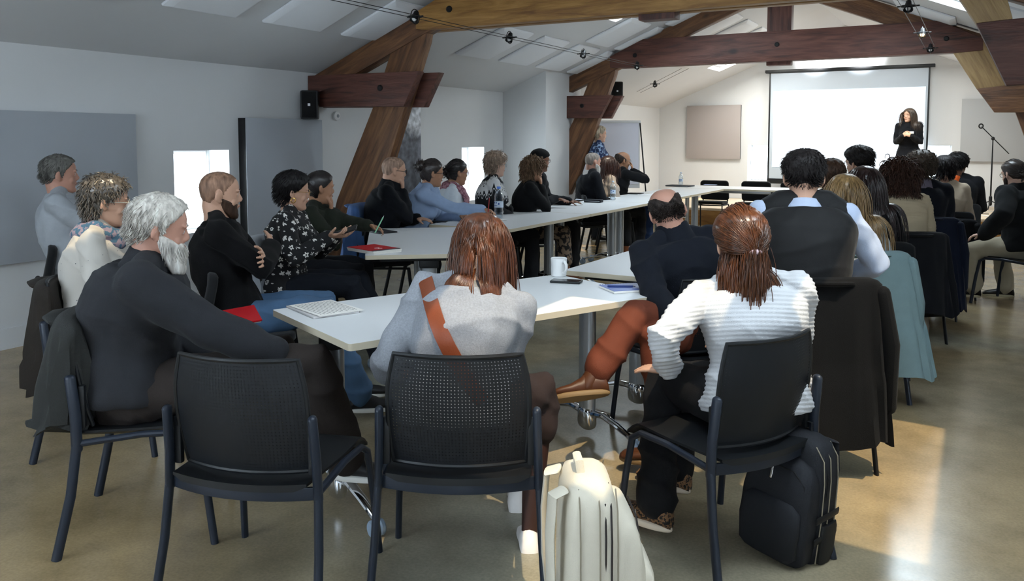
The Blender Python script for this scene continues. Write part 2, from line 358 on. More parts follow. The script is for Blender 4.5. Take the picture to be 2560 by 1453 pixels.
def wpanel(name, label, b, side, mf, edge_mat):
    root = thing(name, label, 'wall panel', ((b[0]+b[1])/2, (b[2]+b[3])/2, b[4]))
    mx, my = (b[0]+b[1])/2, (b[2]+b[3])/2
    bb = [b[0]-mx, b[1]-mx, b[2]-my, b[3]-my, 0, b[5]-b[4]]
    if side == 'L': fc = B(bb[1]-.006, bb[1], *bb[2:]); bk = B(bb[0], bb[1]-.006, bb[2]+.002, bb[3]-.002, .002, bb[5]-.002)
    else: fc = B(bb[0], bb[1], bb[2], bb[2]+.006, *bb[4:]); bk = B(bb[0]+.002, bb[1]-.002, bb[2]+.006, bb[3], .002, bb[5]-.002)
    obj('felt_face', fc, mf, root, bevel=.002); obj('edge_frame', bk, edge_mat, root, bevel=.002)
wpanel('acoustic_board', 'wide grey felt board on the left wall behind the grey-haired man', (WX, WX+.06, 1.0, 4.27, .6, 1.66), 'L', M_FELT, M_FELT)
wpanel('acoustic_board', 'tall grey felt board with a black edge beside the small window', (WX, WX+.10, 5.36, 6.36, .5, 1.66), 'L', M_FELT, M_BLACK)
wpanel('acoustic_board', 'square taupe felt board on the end wall left of the screen', (-5.26, -4.16, BACK-.06, BACK, 1.09, 2.17), 'B', M_FELT2, M_BLACK)
wpanel('acoustic_board', 'pale grey felt board on the end wall behind the microphone stand', (-.29, 1.0, BACK-.06, BACK, 1.09, 2.19), 'B', plain('pale_felt', '#b2b4b6', .95, bump=.3, bscale=900), plain('tan_edge', '#8f8577', .8))

# ================================================================ ROOF TRUSSES
def truss(yc, label, mats, right):
    root = thing('roof_truss', label, 'truss', (RIDGE, yc, 0))
    def tb(name, poly, dy, ang, mat, lab=None):
        for sgn in ((1, -1) if name == 'rafter' else (1,)):
            p = [((x if sgn > 0 else 2*RIDGE-x)-RIDGE, z) for x, z in poly]
            timber(name, p, dy[0], dy[1], ang*sgn, mat, root, lab)
    th = math.atan(SL)
    z = lambda x, o: zl(x)-o
    tb('rafter', [(WX+.01, z(WX, .03)), (RIDGE-.02, z(RIDGE, .03)), (RIDGE-.02, z(RIDGE, .27)), (WX+.01, z(WX, .27)+.02)], (-.07, .07), th, mats[0])
    la = math.atan2(1.62, .84)
    tb('leg', [(-5.99+.13, .05), (-5.98+.13, .0), (-5.53, 0), (-5.03, .98), (-4.72, 1.8), (-4.50, 2.36), (-4.43, 2.66), (-4.80, 2.50), (-5.10, 1.8), (-5.58, .87)], (-.06, .06), la, mats[0])
    for k, (ya, yb, x2) in enumerate(((-.15, -.062, 0.), (.062, .15, .08))):
        tb('tie_plank', [(WX+.01, 1.79), (-4.68+x2, 1.77), (-4.50+x2, 2.09), (WX+.01, 2.10)], (ya, yb), 0, mats[1])
    tb('collar_beam', [(-4.52, 2.47), (-4.25, 2.455), (-.27, 2.455), (0, 2.47), (.0, 2.6), (-.45, 2.83), (-4.05, 2.83), (-4.52, 2.62)], (-.17, -.072), 0, mats[2])
    tb('collar_beam', [(-4.50, 2.47), (-.02, 2.47), (-.45, 2.83), (-4.05, 2.83), (-4.50, 2.60)], (.072, .16), 0, mats[2])
    tb('king_post', [(RIDGE-.15, 2.41), (RIDGE+.15, 2.41), (RIDGE+.15, 3.55), (RIDGE-.15, 3.55)], (-.07, .07), PI/2, mats[1])
    for nm, px_, dy, ang, mt in right:
        poly = [(atY(x, y, yc+dy[0])[[0, 2]] if max(abs(x), abs(y)) > 20 else np.array([x, y])) for x, y in px_]
        timber(nm, [(p[0]-RIDGE, p[1]) for p in poly], dy[0], dy[1], ang, mt, root)
    for x, zb in ((RIDGE, 2.66), (-4.15, 2.62), (2*RIDGE+4.15, 2.62), (-4.95, 1.95)):
        q = MB(); yy = -.172 if zb > 2.2 else -.152
        lathe(q, [(.0, -.004), (.03, -.004), (.03, .006), (.02, .014), (.0, .014)], 10); q.xf(Matrix.Translation((x-RIDGE, yy, zb)) @ Matrix.Rotation(PI/2, 4, 'X'))
        obj('bolt', q, M_BLACK, root)
    return root
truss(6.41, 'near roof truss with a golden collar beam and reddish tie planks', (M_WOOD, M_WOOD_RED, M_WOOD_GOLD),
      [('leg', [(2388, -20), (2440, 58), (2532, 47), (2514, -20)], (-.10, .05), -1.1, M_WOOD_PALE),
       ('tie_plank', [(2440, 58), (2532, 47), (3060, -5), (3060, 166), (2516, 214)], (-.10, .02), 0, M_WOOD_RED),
       ('leg', [(.36, 2.02), (.68, 2.02), (1.34, .0), (.98, .0)], (-.06, .06), -1.1, M_WOOD)])
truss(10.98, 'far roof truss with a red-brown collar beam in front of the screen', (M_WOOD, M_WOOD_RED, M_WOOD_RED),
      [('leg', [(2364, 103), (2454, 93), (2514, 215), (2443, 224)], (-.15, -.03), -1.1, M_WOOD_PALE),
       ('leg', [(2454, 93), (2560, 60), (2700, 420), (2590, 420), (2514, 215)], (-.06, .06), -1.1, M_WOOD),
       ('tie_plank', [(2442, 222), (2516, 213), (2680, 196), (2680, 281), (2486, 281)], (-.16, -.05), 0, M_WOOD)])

# ================================================================ CABLE LIGHTS
def cable_run(a, b_, label, lamps):
    a, b_ = Vector(a), Vector(b_); mid = (a+b_)/2; root = thing('light_cable', label, 'cable', tuple(mid)); d = (b_-a).normalized(); s = d.cross(Vector((0, 0, 1))).normalized()*.05
    for k in (-1, 1): obj('wire', tube(MB(), [a-mid+s*k, b_-mid+s*k], .0028, 6), M_STEEL, root)
    for f, lab, on in lamps:
        p = a.lerp(b_, f); r = thing('cable_spotlight', lab, 'spotlight', tuple(p), math.atan2(d.y, d.x), 'spotlights on cables')
        for k in (0, 1):
            ring = [(math.cos(t)*.058, math.sin(t)*.058*(1-k), math.sin(t)*.058*k) for t in np.linspace(0, 2*PI, 25)]
            obj('ring', tube(MB(), ring, .004, 6, round_cap=False), M_DARK, r)
        obj('crossbar', tube(MB(), [(0, -.075, 0), (0, .075, 0)], .006, 8), M_DARK, r)
        h = MB(); lathe(h, [(.012, .05), (.02, .045), (.026, .01), (.036, -.03), (.036, -.038), (.030, -.03), (.018, .0)], 16); h.xf(Matrix.Rotation(.5, 4, 'Y'))
        obj('lamp_head', h, M_DARK, r)
        l = MB(); ball(l, (-.012, 0, -.018), .02); obj('bulb', l, emit('bulb_on', '#ffd9a0', 14) if on else M_WHITEP, r)
cable_run((-4.0, 3.2, 2.45), (-4.0, 10.85, 2.45), 'twin steel light cable along the left slope from truss to truss', [(.303, 'black cable spotlight against the near truss collar', 0), (.505, 'black cable spotlight first beyond the near truss', 0), (.73, 'round black cable spotlight midway between the trusses', 0), (.955, 'small cable spotlight just before the far truss on the left', 0)])
cable_run((-3.55, 11.15, 2.44), (-5.84, 15.0, 2.30), 'twin light cable slanting from the far truss to the left wall', [(.47, 'black cable spotlight beyond the far truss above the flip chart', 0)])
cable_run((-.52, 5.0, 2.5), (-.52, 10.8, 2.5), 'twin light cable on the right ending at the far truss', [(.385, 'black cable spotlight on the right, nearest the camera', 0), (.70, 'round cable spotlight glowing on the right', 1), (.965, 'small cable spotlight at the far truss on the right', 0)])
for x, l in ((-2.75, 'left'), (-1.95, 'right')):     # unseen spots added for the glow above the screen, behind the far collar
    r = thing('added_washer', 'added unseen spot lamp over the screen on the ridge, the %s one' % l, 'lamp', (x, 16.0, 3.10), 0, 'added wall washers above the screen')
    obj('lamp_head', lathe(MB(), [(.02, .12), (.05, .1), (.06, 0), (.05, -.0)], 16), M_DARK, r); obj('stem', tube(MB(), [(0, 0, .1), (0, 0, zl(x)-3.10)], .01, 8), M_DARK, r)
    L_ = bpy.data.lights.new('added_washer_light', 'SPOT'); L_.energy = 95; L_.spot_size = 1.15; L_.spot_blend = .7; L_.color = (.95, .97, 1.); L_.shadow_soft_size = .05
    o = bpy.data.objects.new('added_washer_light', L_); COL.objects.link(o); o.location = (x, 16.0, 3.05); o.rotation_euler = Vector((0, -.75, .02)).to_track_quat('Z', 'Y').to_euler()

# ================================================================ WALL THINGS
def speaker(loc, rz, label):
    r = thing('wall_speaker', label, 'speaker', loc, rz)
    m = MB(); box(m, -.085, .085, -.02, .15, -.14, .14); obj('cabinet', m, M_DARK, r, bevel=.022)
    m = MB(); box(m, -.07, .07, -.026, -.018, -.125, .125); obj('grille', m, plain('speaker_grille', '#0b0b0c', .8, bump=.6, bscale=900), r, bevel=.004)
    m = MB(); box(m, -.012, .012, -.029, -.026, -.012, .012); obj('badge', m, M_WHITEP, r)
    m = MB(); tube(m, [(0, .15, 0), (0, .2, 0)], .03, 12); obj('bracket', m, M_DARK, r); return r
speaker(tuple(T(773, 262, 8.05)), math.radians(38), 'black wall speaker left of the near truss tie plank')
speaker(tuple(T(1543, 228, 12.1)), math.radians(30), 'black speaker mounted on the far truss leg')
r = thing('smoke_detector', 'round white smoke detector on the wall beside the near truss', 'detector', (WX, 6.67, 1.71))
m = MB(); lathe(m, [(.045, 0), (.05, .012), (.046, .03), (.03, .038), (.0, .038)], 24); m.xf(Matrix.Rotation(PI/2, 4, 'Y')); obj('casing', m, M_WHITEP, r)
m = MB(); lathe(m, [(.018, .036), (.018, .042), (.0, .042)], 16); m.xf(Matrix.Rotation(PI/2, 4, 'Y')); obj('sensor', m, M_GREYP, r)
def poster_mat():
    m, nt, b, N, L = newmat('mountain_print'); tc = N.new('ShaderNodeTexCoord'); sx = N.new('ShaderNodeSeparateXYZ'); L.new(tc.outputs['Object'], sx.inputs[0])
    n = N.new('ShaderNodeTexNoise'); n.inputs['Scale'].default_value = 3.5; n.inputs['Detail'].default_value = 10; n.inputs['Roughness'].default_value = .7; n.inputs['Distortion'].default_value = 1
    L.new(tc.outputs['Object'], n.inputs['Vector'])
    a = N.new('ShaderNodeMath'); a.operation = 'MULTIPLY_ADD'; a.inputs[1].default_value = .5; L.new(n.outputs['Fac'], a.inputs[0]); 
    z = N.new('ShaderNodeMath'); z.operation = 'MULTIPLY_ADD'; z.inputs[1].default_value = -1.; z.inputs[2].default_value = 1.02; L.new(sx.outputs[2], z.inputs[0]); L.new(z.outputs[0], a.inputs[2])
    r1 = ramp(N, [(.25, lin('#c9cbd0')), (.36, lin('#8c8e95')), (.41, lin('#62656e')), (.8, lin('#50535c'))]); L.new(a.outputs[0], r1.inputs[0])
    r2 = ramp(N, [(.35, (.45, .45, .45)), (.5, (1, 1, 1)), (.7, (1.9, 1.9, 1.9))]); n2 = N.new('ShaderNodeTexNoise'); n2.inputs['Scale'].default_value = 9; n2.inputs['Detail'].default_value = 8
    L.new(tc.outputs['Object'], n2.inputs['Vector']); L.new(n2.outputs['Fac'], r2.inputs[0])
    mx = N.new('ShaderNodeMix'); mx.data_type = 'RGBA'; mx.blend_type = 'MULTIPLY'; mx.inputs[0].default_value = 1; L.new(r1.outputs[0], mx.inputs[6]); L.new(r2.outputs[0], mx.inputs[7])
    L.new(mx.outputs[2], b.inputs['Base Color']); b.inputs['Roughness'].default_value = .6; return m
o = obj('mountain_poster', B(0, .012, -.42, .42, 0, 1.3), poster_mat(), loc=(WX+.012, 7.74, .62), bevel=.002); tag(o, 'black and white mountain photo print on the wall behind the near truss leg', 'poster')
# projection screen
r = thing('projection_screen', 'large white projection screen with a black border behind the presenter', 'screen', (-2.2, BACK-.14, .62))
sw = 1.385; obj('fabric', B(-sw, sw, -.006, 0, .1, 2.13), plain('screen_fabric', '#b4bec9', .7), r)
obj('projected_image', B(-sw+.07, sw-.05, -.010, -.007, .32, 1.80), emit('projected_light', '#eef7ff', 1.35), r)
obj('top_case', B(-sw-.09, sw+.09, -.05, .05, 2.14, 2.20), M_DARK, r, bevel=.012)
for s in (-1, 1): obj('side_border', B(s*sw-.014, s*sw+.014, -.012, .0, .1, 2.15), M_DARK, r)
obj('bottom_bar', B(-sw-.014, sw+.014, -.02, .0, .0, .1), M_DARK, r, bevel=.004)
for s in (-1, 1): obj('foot', B(s*1.0-.03, s*1.0+.03, -.2, .08, -.32, .02), M_DARK, r, bevel=.01)
# microphone stand
mp0 = np.array([.20, 16.15, .30]); r = thing('microphone_stand', 'black microphone boom stand on the stage at right', 'microphone stand', tuple(mp0))
obj('pole', tube(MB(), [(0, 0, .12), (0, 0, .75), (0, 0, 1.18)], [.013, .012, .009], 10), M_DARK, r)
obj('hub', tube(MB(), [(0, 0, .08), (0, 0, .2)], .026, 12), M_DARK, r)
for k in range(3):
    a = 2.5+2*PI/3*k; obj('leg', tube(MB(), [(0, 0, .14), (math.cos(a)*.30, math.sin(a)*.30, .012)], .009, 8), M_DARK, r)
bd = nrm(np.array([cy, sy, 0])*1.0+np.array([0, 0, -.95])); obj('boom', tube(MB(), [-bd*.27+(0, 0, 1.2), bd*.38+(0, 0, 1.2)], .0085, 8), M_DARK, r)
obj('clutch', ball(MB(), (0, 0, 1.19), (.028, .02, .032)), M_DARK, r)
e = -bd*.29+np.array([0, 0, 1.2]); obj('clip_ring', tube(MB(), [e+np.array([cy, sy, 0])*math.cos(t)*.035+np.array([0, 0, 1])*math.sin(t)*.035 for t in np.linspace(0, 2*PI, 17)], .011, 8, round_cap=False), M_DARK, r)
# cables on the stage
for k, (pts, c) in enumerate(([[(-.55, 15.2), (-.2, 15.5), (.1, 15.35), (.3, 15.6)], '#e4e4e2'], [[(-.7, 14.6), (-.3, 14.9), (0, 14.75), (.25, 14.4)], '#f0f0ee'], [[(-.3, 15.8), (-.05, 15.4), (-.15, 15.1), (.2, 14.95)], '#4a4a4a'])):
    P_ = [np.array([*p, .306]) for p in pts]; pp = []
    for i in range(len(P_)-1):
        for t in np.linspace(0, 1, 8, endpoint=False):
            a_, b2, c2, d2 = P_[max(i-1, 0)], P_[i], P_[i+1], P_[min(i+2, 3)]
            pp.append(.5*((2*b2)+(c2-a_)*t+(2*a_-5*b2+4*c2-d2)*t*t+(-a_+3*b2-3*c2+d2)*t**3))
    tag(obj('floor_cable', tube(MB(), pp, .006, 6), plain('cable%d' % k, c, .5)), ('white cable lying in a curve at the back of the stage', 'white cable lying near the front edge of the stage', 'dark grey cable lying across the stage')[k], 'cable')
# flip chart easel
fp = (T(1434, 303, 13.0)+T(1585, 302, 13.0))/2; fa = math.atan2(*(T(1585, 302, 13.0)-T(1434, 303, 13.0))[:2][::-1])-.1
r = thing('flip_chart', 'white flip chart easel standing by the left wall beyond the far truss', 'flip chart', (fp[0], fp[1], 0), fa)
tl = lambda z: -.16*(1.75-z)
obj('board', MB().add([(x, y+tl(z), z) for z in (.72, 1.76) for x in (-.56, .56) for y in (0, .02)], [(0, 2, 3, 1), (4, 5, 7, 6), (0, 4, 6, 2), (1, 3, 7, 5), (0, 1, 5, 4), (2, 6, 7, 3)]), M_WHITEP, r)
obj('paper_pad', MB().add([(x, y+tl(z)-.012, z) for z in (.78, 1.74) for x in (-.54, .54) for y in (0, .008)], [(0, 2, 3, 1), (4, 5, 7, 6), (0, 4, 6, 2), (1, 3, 7, 5), (0, 1, 5, 4), (2, 6, 7, 3)]), plain('flip_paper', '#f1f1fb', .7), r)
obj('clamp_bar', tube(MB(), [(-.56, -.015, 1.75), (.56, -.015, 1.75)], .022, 10), M_WHITEP, r)
for s in (-1, 1): obj('leg', tube(MB(), [(s*.56, .0, 1.76), (s*.65, tl(.7)-.02, .7), (s*.71, -.28, .01)], .011, 8), M_DARK, r)
obj('leg', tube(MB(), [(0, .03, 1.6), (0, .5, .01)], .012, 8), M_DARK, r)
# ================================================================ TABLES
def rounded(w, d, r, n=5):
    out = []
    for cx, cy_, a0 in ((w-r, d-r, 0), (-w+r, d-r, PI/2), (-w+r, -d+r, PI), (w-r, -d+r, 3*PI/2)):
        for k in range(n): a = a0+PI/2*k/(n-1); out.append((cx+r*math.cos(a), cy_+r*math.sin(a)))
    return np.array(out)
def slab(mb, w, d, z0, z1, r=.012, mt=0, ms=1):
    q = rounded(w, d, r); n = len(q); lo = np.c_[q, np.full(n, z0)]; hi = np.c_[q, np.full(n, z1)]
    f = [tuple(range(n-1, -1, -1)), tuple(range(n, 2*n))]; mb.add(np.vstack([lo, hi]), f, mt)
    o = mb.n-2*n; mb.f += [(o+j, o+(j+1) % n, o+(j+1) % n+n, o+j+n) for j in range(n)]; mb.m += [ms]*n
    return mb
TAB = {}
def make_table(L, Wd):
    k = (L, Wd)
    t = thing('conference_table', '', 'table', (0, 0, 0)); w, l = Wd/2, L/2
    obj('table_top', slab(MB(), w, l, .714, .74, .015), [M_TOP, M_EDGE], t, bevel=0, smooth=False)
    obj('under_beam', B(-.03, .03, -l+.16, l-.16, .655, .705), M_ALU, t, bevel=.005)
    for s in (-1, 1):
        y = s*(l-.115)
        m = MB(); box(m, -w+.09, w-.09, y-.03, y+.03, .685, .713); box(m, -.06, .06, y-.045, y+.045, .64, .69); obj('bracket', m, M_DARK, t, bevel=.006)
        m = MB(); tube(m, [(0, y, .10), (0, y, .645)], (.052, .030), 20, side=(1, 0, 0), round_cap=False); box(m, -.004, .004, y-.0315, y+.0315, .1, .645); obj('leg', m, M_ALU, t)
        f = MB(); tube(f, [(0, y, .06), (0, y, .12)], (.058, .036), 18, side=(1, 0, 0))
        obj('foot_hub', f, M_CHROME, t)
        for q in (-1, 1):
            pts = [(q*.03, y, .115), (q*.12, y, .125), (q*.22, y, .10), (q*(w-.045), y, .062)]
            obj('foot', tube(MB(), pts, [(.024, .018), (.022, .016), (.019, .013), (.014, .011)], 10, side=(0, 1, 0)), M_CHROME, t)
            c = MB()
            for d_ in (-.016, .016): lathe_ = MB(); lathe(lathe_, [(.0, -.011), (.026, -.011), (.031, -.005), (.031, .005), (.026, .011), (.0, .011)], 18); lathe_.xf(Matrix.Translation((q*(w-.035), y+d_, .031)) @ Matrix.Rotation(PI/2, 4, 'X')); c.v += lathe_.v; c.f += [tuple(i+c.n for i in f_) for f_ in lathe_.f]; c.m += lathe_.m; c.n += lathe_.n
            tube(c, [(q*(w-.035), y, .035), (q*(w-.035), y, .068)], .012, 8); obj('castor', c, plain('castor_grey', '#8fa0b2', .4), t)
    return t
def place_table(c, ux, uy, L, Wd, label, group):
    """c = centre, (ux,uy) = direction of the long side"""
    rz = math.atan2(uy, ux)-PI/2
    if (L, Wd) not in TAB: TAB[(L, Wd)] = t = make_table(L, Wd); t.location = (c[0], c[1], 0); t.rotation_euler.z = rz; t['label'] = label; t['group'] = group; return t
    return dup(TAB[(L, Wd)], (c[0], c[1], 0), rz, label, group)
G = 'white folding conference tables set in a horseshoe'
u = nrm((.70, 1.56)); v = nrm((.69, -.28)); A = np.array([-2.58, 2.50])
place_table(A+u*.78+v*.372, *u, 1.56, .745, 'nearest white table with papers, a mug and a phone on it', G)
u2 = nrm((-.99, 1.27)); v2 = np.array([u2[1], -u2[0]]); A2 = np.array([-3.29, 3.99])
place_table(A2+u2*.82+v2*.40, *u2, 1.62, .80, 'white table set at an angle with the red booklet on its corner', G)
for i, (y, lab) in enumerate(((6.58, 'white table of the left row where the woman in the blue shirt writes'), (8.19, 'white table of the left row in front of the woman in the nordic sweater'), (9.80, 'white table of the left row with the black pouch and a bottle'), (11.41, 'white table of the left row in front of the man with hand on nose'))):
    place_table((-3.67, y), 0, 1, 1.60, .80, lab, G)
for i, (y, lab) in enumerate(((4.87, 'white table of the right row in front of the man in the vest'), (6.48, 'second white table of the right row'), (8.09, 'third white table of the right row'), (9.70, 'far white table of the right row'))):
    place_table((-1.555+.01*i, y), .02, 1, 1.60, .80, lab, G)
for i, x in enumerate((-3.27, -1.66)): place_table((x, 12.63), 1, 0, 1.60, .80, ('white table across the far end beside the left row', 'white table across the far end beside the right row')[i], G)

# ================================================================ CHAIRS
def perf_panel():
    nx, nz = 40, 33
    def S(u, w, off):     # u -1..1, w 0..1
        hw = .206+.012*math.sin(w*PI)-.018*max(0, w-.75)*4*.6
        x = u*hw; z = .452+w*.352
        return (x, -.222+.05*u*u-(w*.05)+off-.012*math.sin(PI*w), z)
    mb = MB()
    for off, flip in ((0, 0), (.005, 1)):
        V, Fc = [], []
        for j in range(nz+1):
            for i in range(nx+1): V.append(S(i/nx*2-1, j/nz, off))
        idx = lambda i, j: j*(nx+1)+i
        for j in range(nz):
            for i in range(nx):
                a, b_, c, d = idx(i, j), idx(i+1, j), idx(i+1, j+1), idx(i, j+1)
                if i < 1 or i >= nx-1 or j < 1 or j >= nz-1: Fc.append((a, b_, c, d)); continue
                h = .25; ic, jc = i+.5, j+.5; k = len(V)
                for di, dj in ((0, -h), (h, 0), (0, h), (-h, 0)): V.append(S((ic+di)/nx*2-1, (jc+dj)/nz, off))
                Fc += [(a, b_, k), (b_, k+1, k), (b_, c, k+1), (c, k+2, k+1), (c, d, k+2), (d, k+3, k+2), (d, a, k+3), (a, k, k+3)]
        if flip: Fc = [f[::-1] for f in Fc]
        mb.add(V, Fc)
    rim = [S(-1+2*t, 0, .002) for t in np.linspace(0, 1, 13)] + [S(1, t, .002) for t in np.linspace(.08, 1, 10)] + [S(1-2*t, 1, .002) for t in np.linspace(.05, 1, 12)] + [S(-1, 1-t, .002) for t in np.linspace(.08, 1, 10)]
    r = MB(); tube(r, rim, (.0085, .0075), 8, round_cap=False); 
    return mb, r
def make_mesh_chair():
    t = thing('mesh_back_chair', '', 'chair')
    pp, rim = perf_panel(); obj('mesh_back', pp, plain('chair_mesh', '#15181d', .5), t, angle=80); obj('back_rim', rim, M_DARK, t)
    for s in (-1, 1):
        obj('leg', tube(MB(), [(s*.272, -.285, 0), (s*.258, -.235, .22), (s*.249, -.212, .40)], (.013, .017), 12, side=(1, 0, 0), round_cap=False), M_TUBE, t)
        obj('upright', tube(MB(), [(s*.249, -.212, .38), (s*.245, -.214, .5), (s*.241, -.228, .63)], (.0135, .019), 12, side=(1, 0, 0)), M_TUBE, t)
        obj('leg', tube(MB(), [(s*.262, .235, 0), (s*.250, .205, .25), (s*.243, .18, .385), (s*.238, .14, .412), (s*.238, .0, .415), (s*.245, -.2, .40)], [(.012, .014)]*3+[(.012, .012)]*3, 10, side=(1, 0, 0), round_cap=False), M_TUBE, t)
        obj('side_clip', B(s*.225-.012, s*.225+.012, -.205, -.185, .45, .60), M_DARK, t, bevel=.005)
    rings = []
    for a in np.linspace(-1, 1, 15):
        x = a*.245; y = -.208-.052*(1-a*a); rings.append(np.array([(x, y, .378), (x, y+.012, .378), (x, y+.012, .418), (x, y, .418)]))
    obj('back_rail', loft(MB(), rings), M_TUBE, t, bevel=.003)
    V, n1, n2 = [], 13, 17
    for o in (0, -.022):
        for j in range(n2):
            w = j/(n2-1); y = -.235+w*.47; 
            for i in range(n1):
                q = i/(n1-1)*2-1; x = q*(.232-.02*abs(w-.5)); yy = y-(.03*(1-q*q) if w < .2 else 0)*(1-w*5)
                z = .436-.022*math.exp(-((w-.35)/.3)**2)*(1-q*q)-.045*max(0, w-.86)**1.5*18+o*(1 if abs(q) < .99 else .4)
                V.append((x, yy, z))
    f = []; g = n1*n2
    for j in range(n2-1):
        for i in range(n1-1):
            a = j*n1+i; f += [(a, a+1, a+n1+1, a+n1), (g+a, g+a+n1, g+a+n1+1, g+a+1)]
    for j in range(n2-1): a = j*n1; b_ = j*n1+n1-1; f += [(a, a+n1, g+a+n1, g+a), (b_, g+b_, g+b_+n1, b_+n1)]
    for i in range(n1-1): a = i; b_ = (n2-1)*n1+i; f += [(a, g+a, g+a+1, a+1), (b_, b_+1, g+b_+1, g+b_)]
    obj('seat', MB().add(V, f), M_DARK, t); return t
def pad(w, h, t, bulge=.0, n=6, r=.05):
    """rounded cushion in x,z with thickness along y"""
    q = rounded(w, h, r, n); rings = []
    for yy, s in ((-t/2, .93), (-t/2+.006, .975), (-t/4, 1.), (t/4, 1.), (t/2-.006, .975), (t/2, .93)):
        rings.append(np.array([(x*s, yy+bulge*(x/w)**2, z*s) for x, z in q]))
    return loft(MB(), rings)
def make_fabric_chair():
    t = thing('upholstered_chair', '', 'chair')
    m = pad(.235, .165, .05, .035); m.xf(Matrix.Translation((0, -.235, .64)) @ Matrix.Rotation(-.20, 4, 'X')); obj('backrest', m, M_FAB, t, angle=50)
    m = pad(.235, .215, .05, .0, r=.06); m.xf(Matrix.Translation((0, .0, .445)) @ Matrix.Rotation(PI/2+.04, 4, 'X')); obj('seat', m, M_FAB, t, angle=50)
    for s in (-1, 1):
        obj('back_tube', tube(MB(), [(s*.17, -.02, .415), (s*.19, -.17, .41), (s*.20, -.225, .425), (s*.205, -.245, .47), (s*.205, -.265, .60)], (.011, .015), 10, side=(1, 0, 0)), M_DARK, t)
        obj('leg', tube(MB(), [(s*.255, .25, 0), (s*.235, .20, .41)], (.010, .015), 10, side=(1, 0, 0)), M_DARK, t)
        obj('leg', tube(MB(), [(s*.255, -.28, 0), (s*.235, -.19, .41)], (.010, .015), 10, side=(1, 0, 0)), M_DARK, t)
        obj('side_rail', tube(MB(), [(s*.235, .2, .41), (s*.235, -.19, .41)], .010, 8), M_DARK, t)
    for y in (.16, -.15): obj('cross_rail', tube(MB(), [(-.235, y, .408), (.235, y, .408)], .010, 8), M_DARK, t)
    return t
CH = {}
GC = {'mesh': 'black chairs with perforated mesh backs', 'fab': 'black upholstered stacking chairs'}
def chair(kind, x, y, h, label):
    """h = heading in degrees clockwise from +Y"""
    rz = -math.radians(h)
    if kind not in CH:
        c = CH[kind] = make_mesh_chair() if kind == 'mesh' else make_fabric_chair(); c.location = (x, y, 0); c.rotation_euler.z = rz; c['label'] = label; c['group'] = GC[kind]; return c
    return dup(CH[kind], (x, y, 0), rz, label, GC[kind])
def atFL(lat, fwd): return np.array([-sy*fwd+cy*lat, cy*fwd+sy*lat])
p = atFL(-.775, 2.66); chair('mesh', p[0], p[1], -17, 'empty black mesh-back chair in the left foreground')
for x, l in ((-3.80, 'empty black upholstered chair at the far end, left one'), (-3.12, 'empty black upholstered chair at the far end under the bright window'), (-2.50, 'empty black upholstered chair at the far end below the screen')): chair('fab', x, 13.42, 180, l)

# ================================================================ COATS OVER CHAIR BACKS
def coat(x, y, h, color, label, z0=.2, w=.27, seed=0, name='coat', metal=0., rough=.85, top=.845, sleeves=True, flare=.05, depth=.10):
    rnd = random.Random(seed); root = thing(name, label, 'coat', (x, y, 0), -math.radians(h)); ph = [rnd.uniform(0, 6.28) for _ in range(4)]
    mat = plain('cloth_%s' % color.strip('#'), color, rough, metal, noise=.1, scale=20, bump=.35, bscale=350, sheen=.03, spec=.2 if not metal else .5)
    rings = []; N_ = 64
    zs = list(np.linspace(z0, top-.03, 16))+[top-.012, top, top+.003]
    for z in zs:
        k = (top-z)/(top-z0); sc = 1 if z < top-.02 else (.93 if z < top-.005 else (.8 if z < top+.001 else .45)); ring = []
        for a in np.linspace(0, 2*PI, N_, endpoint=False):
            c, s = math.cos(a), math.sin(a)
            ex = np.sign(c)*abs(c)**.55*(w+flare*k)*sc; ey = np.sign(s)*abs(s)**.7*(.045+(depth-.045)*k**.7)*sc
            fo = (.016*math.sin(7*a+ph[0]+2*k)+.011*math.sin(12*a+ph[1]-1.5*k)+.006*math.sin(21*a+ph[2]))*min(1, k*1.6)
            xx, yy = ex*(1+fo*1.2), ey*(1+.2*math.sin(3*a+ph[3])*k)+fo*np.sign(s+1e-6)*1.2
            yy = yy-.262+.055*(ex/w)**2*(1-k)+(-.04*(z-.45) if z > .45 else -.02*k)
            ring.append((xx, min(yy, -.14) if z < .5 else yy, z+(0 if 0 < k < .97 else .02*math.sin(5*a+ph[0])*(k > .5))))
        rings.append(np.array(ring))
    obj('cloth', loft(MB(), rings), mat, root, angle=60)
    cl = [(-.11, -.30, top-.02), (-.05, -.335, top-.015), (.05, -.335, top-.015), (.11, -.30, top-.02)]
    obj('collar', tube(MB(), cl, (.012, .032), 10, side=(0, .3, 1)), mat, root)
    if sleeves:
        for s in (-1, 1): obj('sleeve', tube(MB(), [(s*(w-.01), -.27, top-.06), (s*(w+.025), -.28, top-.28), (s*(w+.03), -.26, max(z0+.04, top-.56))], [(.04, .03), (.052, .036), (.046, .034)], 12, side=(0, 1, 0)), mat, root)
    return root

# ================================================================ THINGS ON THE TABLES
TZ = .741
def put(name, label, cat, px, py, rz=0., z=TZ, group=None):
    p = atZ(px, py, z); return thing(name, label, cat, (p[0], p[1], z), rz, group)
